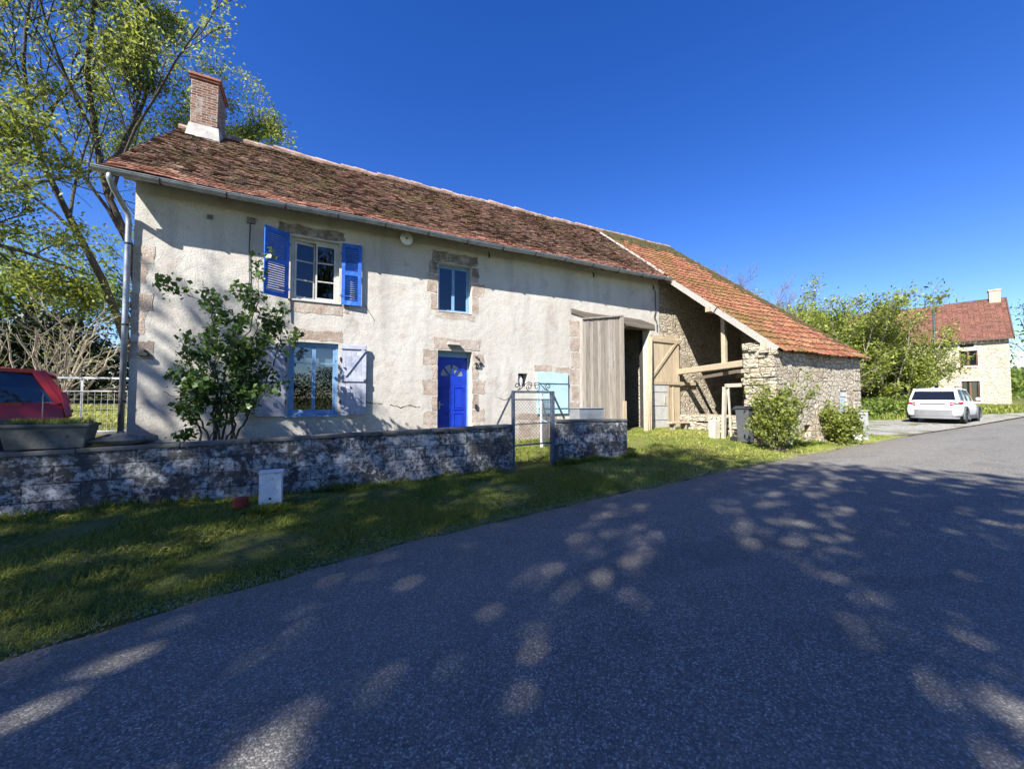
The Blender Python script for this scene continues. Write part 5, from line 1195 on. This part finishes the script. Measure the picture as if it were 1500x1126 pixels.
# shrubs on the barn wall
for k, (x, y, rx_, h, lb) in enumerate(((9.85, 5.42, .19, 1.6, 'yellow green shrub against the stone barn right of the bin'), (12.95, 5.42, .24, 1.1, 'green shrub under the pale shutter of the stone barn'))):
    z0 = gzs(x, y); st = []
    for j in range(16):
        a = rg.uniform(0, 6.28); st.append((path(rg, (x+.1*math.cos(a), y+.08*math.sin(a), z0-.05), (rx_*math.cos(a)*.8, .3*math.sin(a), 1), h*rg.uniform(.5, 1.05), 4, .12, .02), .012, .004))
    tree('shrub', lb, 'shrub', (x, y, z0), st, dict(n=[0, 6], len=[0, .4], ang=(.5, 1.1), up=.15, wob=.12, rmin=.003, seg=3, t0=.15), SHRUBLEAF, .072, 46, .06, BARK, 95+k, depth=1, group='shrubs on the barn wall', aspect=.6)
# green clump on the right
HAZEL = m_leaf('hazel_light_leaf', [(.07, .10, .018), (.16, .20, .035), (.27, .31, .06), (.38, .41, .10)], .4)
HO_ = dict(n=[0, 6, 6], len=[0, .36, .42], ang=(.45, 1.0), up=.3, wob=.12, rmin=.012, seg=4, t0=.12)
for k, (x, y, h, lb) in enumerate(((28.5, 13.5, 6.6, 'green hazel tree just past the red barn roof'), (32.0, 13.2, 7.8, 'tallest green hazel tree of the clump behind the white SUV'), (35.5, 12.6, 7.0, 'green hazel tree before the far stone house'), (30.5, 16.5, 7.2, 'paler green tree behind the hazel clump'), (37.0, 12.0, 5.4, 'green hazel tree beside the street lamp'), (34, 17.5, 8.4, 'pale green tree at the back of the hazel clump'), (27.6, 17.5, 6.8, 'grey green tree rising behind the red barn roof'))):
    z = gzs(x, y); rgk = np.random.default_rng(100+k); st = []
    for j in range(6):
        a = 6.28*j/6+rgk.random(); st.append((path(rgk, (x+.3*math.cos(a), y+.3*math.sin(a), z-.1), (.42*math.cos(a), .42*math.sin(a), 1), h*rgk.uniform(.75, 1.0), 5, .06, .02), .09, .025))
    tree('hazel_tree', lb, 'tree', (x, y, z), st, HO_, HAZEL, .17, 40, .26, BARKP, 110+k, depth=2, group='green trees right of the barn', clumps=(80, 190, (x, y, z+h*.52), (h*.29, h*.27, h*.43), .62))
# tall weeds under the clump
cloud_hedge('undergrowth', 'tall green weeds and grass under the hazel clump', 'weeds', [(23, 10.9), (28, 11.2), (33, 10.8), (38, 10.2)], .9, .45, 9000, MIDLEAF, .22, 140)
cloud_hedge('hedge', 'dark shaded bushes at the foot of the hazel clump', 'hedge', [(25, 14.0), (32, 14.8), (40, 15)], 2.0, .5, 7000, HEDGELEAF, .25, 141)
BARKT = m_simple('grey_twig', (.20, .165, .125), .95, .4, 9)
# bare trees far behind the barn
for k, (x, y, h, lb) in enumerate(((39.5, 27.1, 14.2, 'leafless thin twigged tree showing over the red roof nearest its ridge'), (43, 25.6, 12.2, 'leafless thin twigged tree showing over the middle of the red roof'), (46.5, 23.5, 10.4, 'leafless thin twigged tree over the lower end of the red roof'), (41.5, 30, 14.8, 'leafless thin twigged tree farthest behind the red roof ridge'))):
    z = gzs(x, y); rgk = np.random.default_rng(150+k); st = [(path(rgk, (x, y, z), (.1*math.cos(a), .1*math.sin(a), 1), h*.8, 6, .06, .02), .16, .03) for a in (0, 2.1, 4.2)]
    tree('bare_tree', lb, 'tree', (x, y, z), st, dict(n=[0, 6, 9, 9], len=[0, .38, .45, .5], ang=(.35, .85), up=.25, wob=.12, rmin=.011, seg=4, t0=.3), m_leaf('bud', [(.16, .14, .08), (.24, .21, .11)], .3), .09, 2, .3, BARKT, 160+k, depth=3, group='leafless trees behind the barn')
for k, (x, y, h, lb) in enumerate(((72, 8.5, 8.5, 'blue green distant tree right of the far house'), (80, 12, 10, 'hazy distant tree past the far house gable'), (66, 22, 11, 'distant tree over the far house roof'), (50, 25, 8, 'distant green tree left of the far house'))):
    z = gzs(x, y); rgk = np.random.default_rng(180+k); st = [(path(rgk, (x, y, z), (.3*math.cos(a), .3*math.sin(a), 1), h, 5, .06, .02), .2, .04) for a in (0, 2.1, 4.2)]
    tree('far_tree', lb, 'tree', (x, y, z), st, dict(n=[0, 6, 5], len=[0, .45, .5], ang=(.4, 1), up=.2, wob=.12, rmin=.02, seg=4, t0=.15), MIDLEAF, .42, 12, .6, BARK, 190+k, depth=2, group='distant trees round the far house')
cloud_hedge('hedge', 'distant green hedge along the road past the far house', 'hedge', [(60, 14), (75, 15), (100, 18)], 3.0, 1.0, 7000, MIDLEAF, .5, 142)

# shade trees behind and left of the camera (their shadows fall over the road and verge)
SHADELEAF = m_leaf('shade_leaf', [(.05, .08, .02), (.09, .13, .03), (.14, .18, .04)], .35)
def shade_tree(trunk, crowns, n, seed, label, size=.22):
    x, y = trunk; z = gzs(x, y); t = thing('roadside_tree', label, 'tree', (x, y, z), 'tall roadside trees'); rg = np.random.default_rng(seed); m = MB(); Q = []
    tot = sum(c[3]**2 for c in crowns)
    fork = np.array([x, y, z+min(c[2] for c in crowns)*.45])
    m.tube([(x, y, z-.3), (x+.1, y, z+1.5), tuple(fork)], [.34, .26, .22], 9)
    for (cx, cy, cz, r_) in crowns:
        c = np.array([cx, cy, cz]); mid = (fork+c)/2+rg.normal(0, .3, 3); m.tube([fork, mid, c, c+np.array([0, 0, r_*.7])], [.18, .13, .08, .03], 7, cap=False)
        for k in range(26):
            d = rg.standard_normal(3); d /= np.linalg.norm(d); e = c+d*r_*rg.uniform(.55, 1); s0 = mid+(c-mid)*rg.random(); m.tube([s0, (s0+e)/2+rg.normal(0, .2, 3), e], [.05, .03, .01], 5, cap=False)
        k = int(n*r_**2/tot); cl = rg.standard_normal((max(8, int(r_*14)), 3)); cl /= np.linalg.norm(cl, axis=1)[:, None]; cl = c+cl*(r_*rg.random((len(cl), 1))**.45)
        Q.append(cl[rg.integers(0, len(cl), k)]+rg.normal(0, .34, (k, 3)))
    m.build('trunk', BARKD, t, smooth=True); leaves('crown', np.concatenate(Q), size, SHADELEAF, t, seed+1, aspect=.62)
def sh(gx, gy, h, r_):   # crown that throws its shadow on ground point (gx, gy)
    s = (h-.2)/1.65; return (gx-1.6*s, gy-s, h, r_)
shade_tree((-14.5, .8), [sh(-3.5, 5.2, 11, 2.6), sh(-5, 7.2, 10.5, 2.2), sh(-1.8, 6.0, 13, 1.9), sh(-2.2, 9.3, 13.5, 1.7), sh(.2, 10.2, 15, 1.5), sh(-3.0, 10.6, 15, 1.3), sh(-.6, 6.1, 14, 1.4), sh(-3.2, 6.3, 12, 1.4), sh(-5.5, 5.6, 11, 1.5)], 5600, 301, 'broad roadside tree on the verge left of the house')
shade_tree((-12.5, -8.8), [sh(.3, 4.6, 15, 2.6), sh(3.4, 4.9, 16, 2.3), sh(-2.4, 2.6, 14, 2.5), sh(1.7, 6.15, 15, 1.35), sh(4.1, 6.0, 16, 1.35)], 9000, 302, 'tall roadside tree leaning over the road behind the camera')
shade_tree((-9.5, -9.2), [sh(2.6, 1.9, 13, 2.6), sh(5.4, 4.4, 15, 2.0), sh(0, .3, 11.5, 2.3), sh(6.1, 5.7, 15, 1.3)], 8960, 303, 'tall roadside tree second along the far verge')
shade_tree((-4.8, -6.6), [sh(6.6, 2.4, 11.5, 2.3), sh(4.6, .1, 10.5, 2.2), sh(7.7, .6, 12, 1.9)], 7360, 304, 'roadside tree just behind the camera')
shade_tree((-1.8, -7.8), [sh(8.3, -1.0, 10.5, 2.3), sh(6.8, -2.4, 9, 2.4), sh(9.6, -3.2, 9.5, 2.2)], 5760, 305, 'roadside tree to the right behind the camera')

cloud_hedge('hedge', 'tall field hedge behind the camera beyond the road', 'hedge', [(-45, -30), (-20, -26), (0, -24), (20, -23), (45, -25)], 3.6, .8, 70000, HEDGELEAF, .2, 145)
# ------------------------------------------------------------------ grass blades
GRASS = m_leaf('grass_blade', [(.06, .125, .016), (.15, .24, .03), (.30, .37, .06), (.46, .46, .13), (.56, .50, .26)], .35, .6)
def blades(name, P, h, wid, seed, tintmean, flat=0.0):
    rg = np.random.default_rng(seed); n = len(P); a = rg.uniform(0, 6.283, n); lean = np.abs(rg.normal(.45, .35, n))+flat; d = np.column_stack([np.cos(a), np.sin(a), np.zeros(n)]); s = np.column_stack([-np.sin(a), np.cos(a), np.zeros(n)])
    H = (h*rg.uniform(.45, 1.35, n))[:, None]; W = (wid*rg.uniform(.6, 1.4, n))[:, None]; cl, slc = np.cos(lean)[:, None], np.sin(lean)[:, None]
    upv = np.array([0, 0, 1.])
    mid = P+H*.55*(upv*cl+d*slc); l2 = np.minimum(lean*1.7, 1.7); tip = mid+H*.5*(upv*np.cos(l2)[:, None]+d*np.sin(l2)[:, None])
    V = np.stack([P-s*W*.5, P+s*W*.5, mid+s*W*.35, tip, mid-s*W*.35], 1).reshape(-1, 3)
    return fastmesh(name, V, 5, GRASS, tint=np.clip(tintmean+rg.normal(0, .16, n), 0, 1))
def patchy(x, y): return np.sin(x*1.7+y*.6)*np.sin(y*2.3-x*.4)+.6*np.sin(x*4.1+1)*np.sin(y*5.2+2)
rg = np.random.default_rng(200); 
def scatter(n, x0, x1, f0, f1, power=1):
    x = rg.uniform(x0, x1, n); lo, hi = f0(x), f1(x); y = lo+(hi-lo)*rg.random(n)**power; return x, y
def footprint(x, y):
    keep = np.ones(len(x), bool)
    keep &= ~((y > 6.64) & (y < 6.86) & ((x < 3.37) | ((x > 4.35) & (x < 6.29))))
    keep &= ~((x > -3.1) & (x < 10.5) & (y > 9.45)); keep &= ~((x > 10.45) & (x < 15.05) & (y > 5.78))
    keep &= ~((x > 15.6) & (y > road_edge(x)+IX(x, [15.6, 16.4, 17.6], [1.1, .6, 0])) & (y < IX(x, [15.6, 17, 20, 25, 30, 40], [6.6, 9.5, 10.5, 10.3, 8.7, 7.2])) & (x < 40)); return keep
def field(name, n, x0, x1, f0, f1, h, w_, seed, tm, power=1):
    x, y = scatter(n, x0, x1, f0, f1, power); k = footprint(x, y); x, y = x[k], y[k]
    pt = patchy(x, y); P = np.column_stack([x, y, gz(x, y)-.015]); edge = np.clip((y-road_edge(x))/.35, .35, 1)
    return tag(blades(name, P, h*(1+.45*np.clip(pt, -1, 1))*edge, w_, seed, tm+.16*np.clip(pt, -1, 1)-.02), kind='stuff')
RE = road_edge
def near_edge(x): return RE(x)-.03+.04*np.sin(x*3.3)+.03*np.sin(x*9.1)
field('grass', 150000, -5.2, 4.5, near_edge, lambda x: x*0+6.64, .058, .0052, 201, .38)
field('grass', 75000, 4.5, 11.5, near_edge, lambda x: np.where(x < 6.3, 6.64, 9.4), .055, .009, 202, .60)
field('grass', 26000, 11, 17.6, near_edge, lambda x: np.where(x < 15.1, 5.78, 7.2), .055, .012, 203, .62)
field('grass', 14000, -2.9, 7.2, lambda x: x*0+6.86, lambda x: x*0+9.4, .10, .010, 204, .45)
field('grass', 9000, -9, -3.3, lambda x: x*0+11.3, lambda x: x*0+18, .09, .02, 205, .55)
field('grass', 14000, 17, 48, lambda x: IX(x, [17, 20, 25, 30, 40, 48], [9.3, 10.4, 10.2, 8.6, 6.9, 7.4]), lambda x: x*0+13, .22, .03, 206, .48)
# taller tufts at the foot of the walls, and dry clippings on the verge
def tufts(n, pts, h, seed, tm):
    rgx = np.random.default_rng(seed); A_ = np.array([(p[0], p[1]) for p in pts]); B_ = np.array([(p[2], p[3]) for p in pts]); i = rgx.integers(0, len(pts), n); u = rgx.random(n)
    xy = A_[i]+(B_[i]-A_[i])*u[:, None]+rgx.normal(0, .035, (n, 2)); P = np.column_stack([xy, gz(xy[:, 0], xy[:, 1])-.02])
    cl = .5+.5*np.sin(xy[:, 0]*5.1)*np.sin(xy[:, 0]*2.3+1)
    return tag(blades('grass_tufts', P, h*(.5+cl), .009, seed, tm), kind='stuff')
tufts(9000, [(-5, 6.58, 3.4, 6.58), (4.36, 6.58, 6.3, 6.58), (6.36, 6.6, 6.36, 6.9), (10.4, 5.7, 15, 5.72), (-.68, 5.82, -.36, 5.82)], .13, 220, .36)
x, y = scatter(9000, -5, 9, lambda x: RE(x)+.1, lambda x: x*0+6.5); cl = patchy(x*1.3+2, y*1.5); k = cl > .25; x, y = x[k], y[k]
xg = rg.uniform(-5, 22, 5200); yg = RE(xg)-np.abs(rg.normal(0, .22, 5200))+.05; Pg = np.column_stack([xg, yg, zr(xg)+.022]); sz = rg.uniform(.003, .009, 5200)
Vg = []
for q in ((-1, -1, 0), (1, -.7, .3), (.8, 1, .9), (-.9, .8, .6)): Vg.append(Pg+np.array(q)*sz[:, None])
tag(fastmesh('loose_gravel', np.stack(Vg, 1).reshape(-1, 3), 4, m_simple('road_grit', (.17, .155, .13), .9, .5, 60)), kind='stuff')
tag(blades('grass_clippings', np.column_stack([x, y, gz(x, y)+.025]), .09, .006, 230, .80, flat=1.0), kind='stuff')
# weeds in the trough
rgx = np.random.default_rng(240); n_ = 700; P = np.column_stack([rgx.uniform(-3.24, -2.56, n_), rgx.uniform(6.67, 6.89, n_), np.full(n_, 1.262)])
o = blades('weeds', P, .06, .008, 241, .5); o.parent = tr_; o.location = -Vector(tr_.location)
m = MB(); m.tube([(-2.98, 6.78, 1.26), (-2.985, 6.78, 1.62)], .006, 5); m.build('cane', PALEWOOD, tr_)
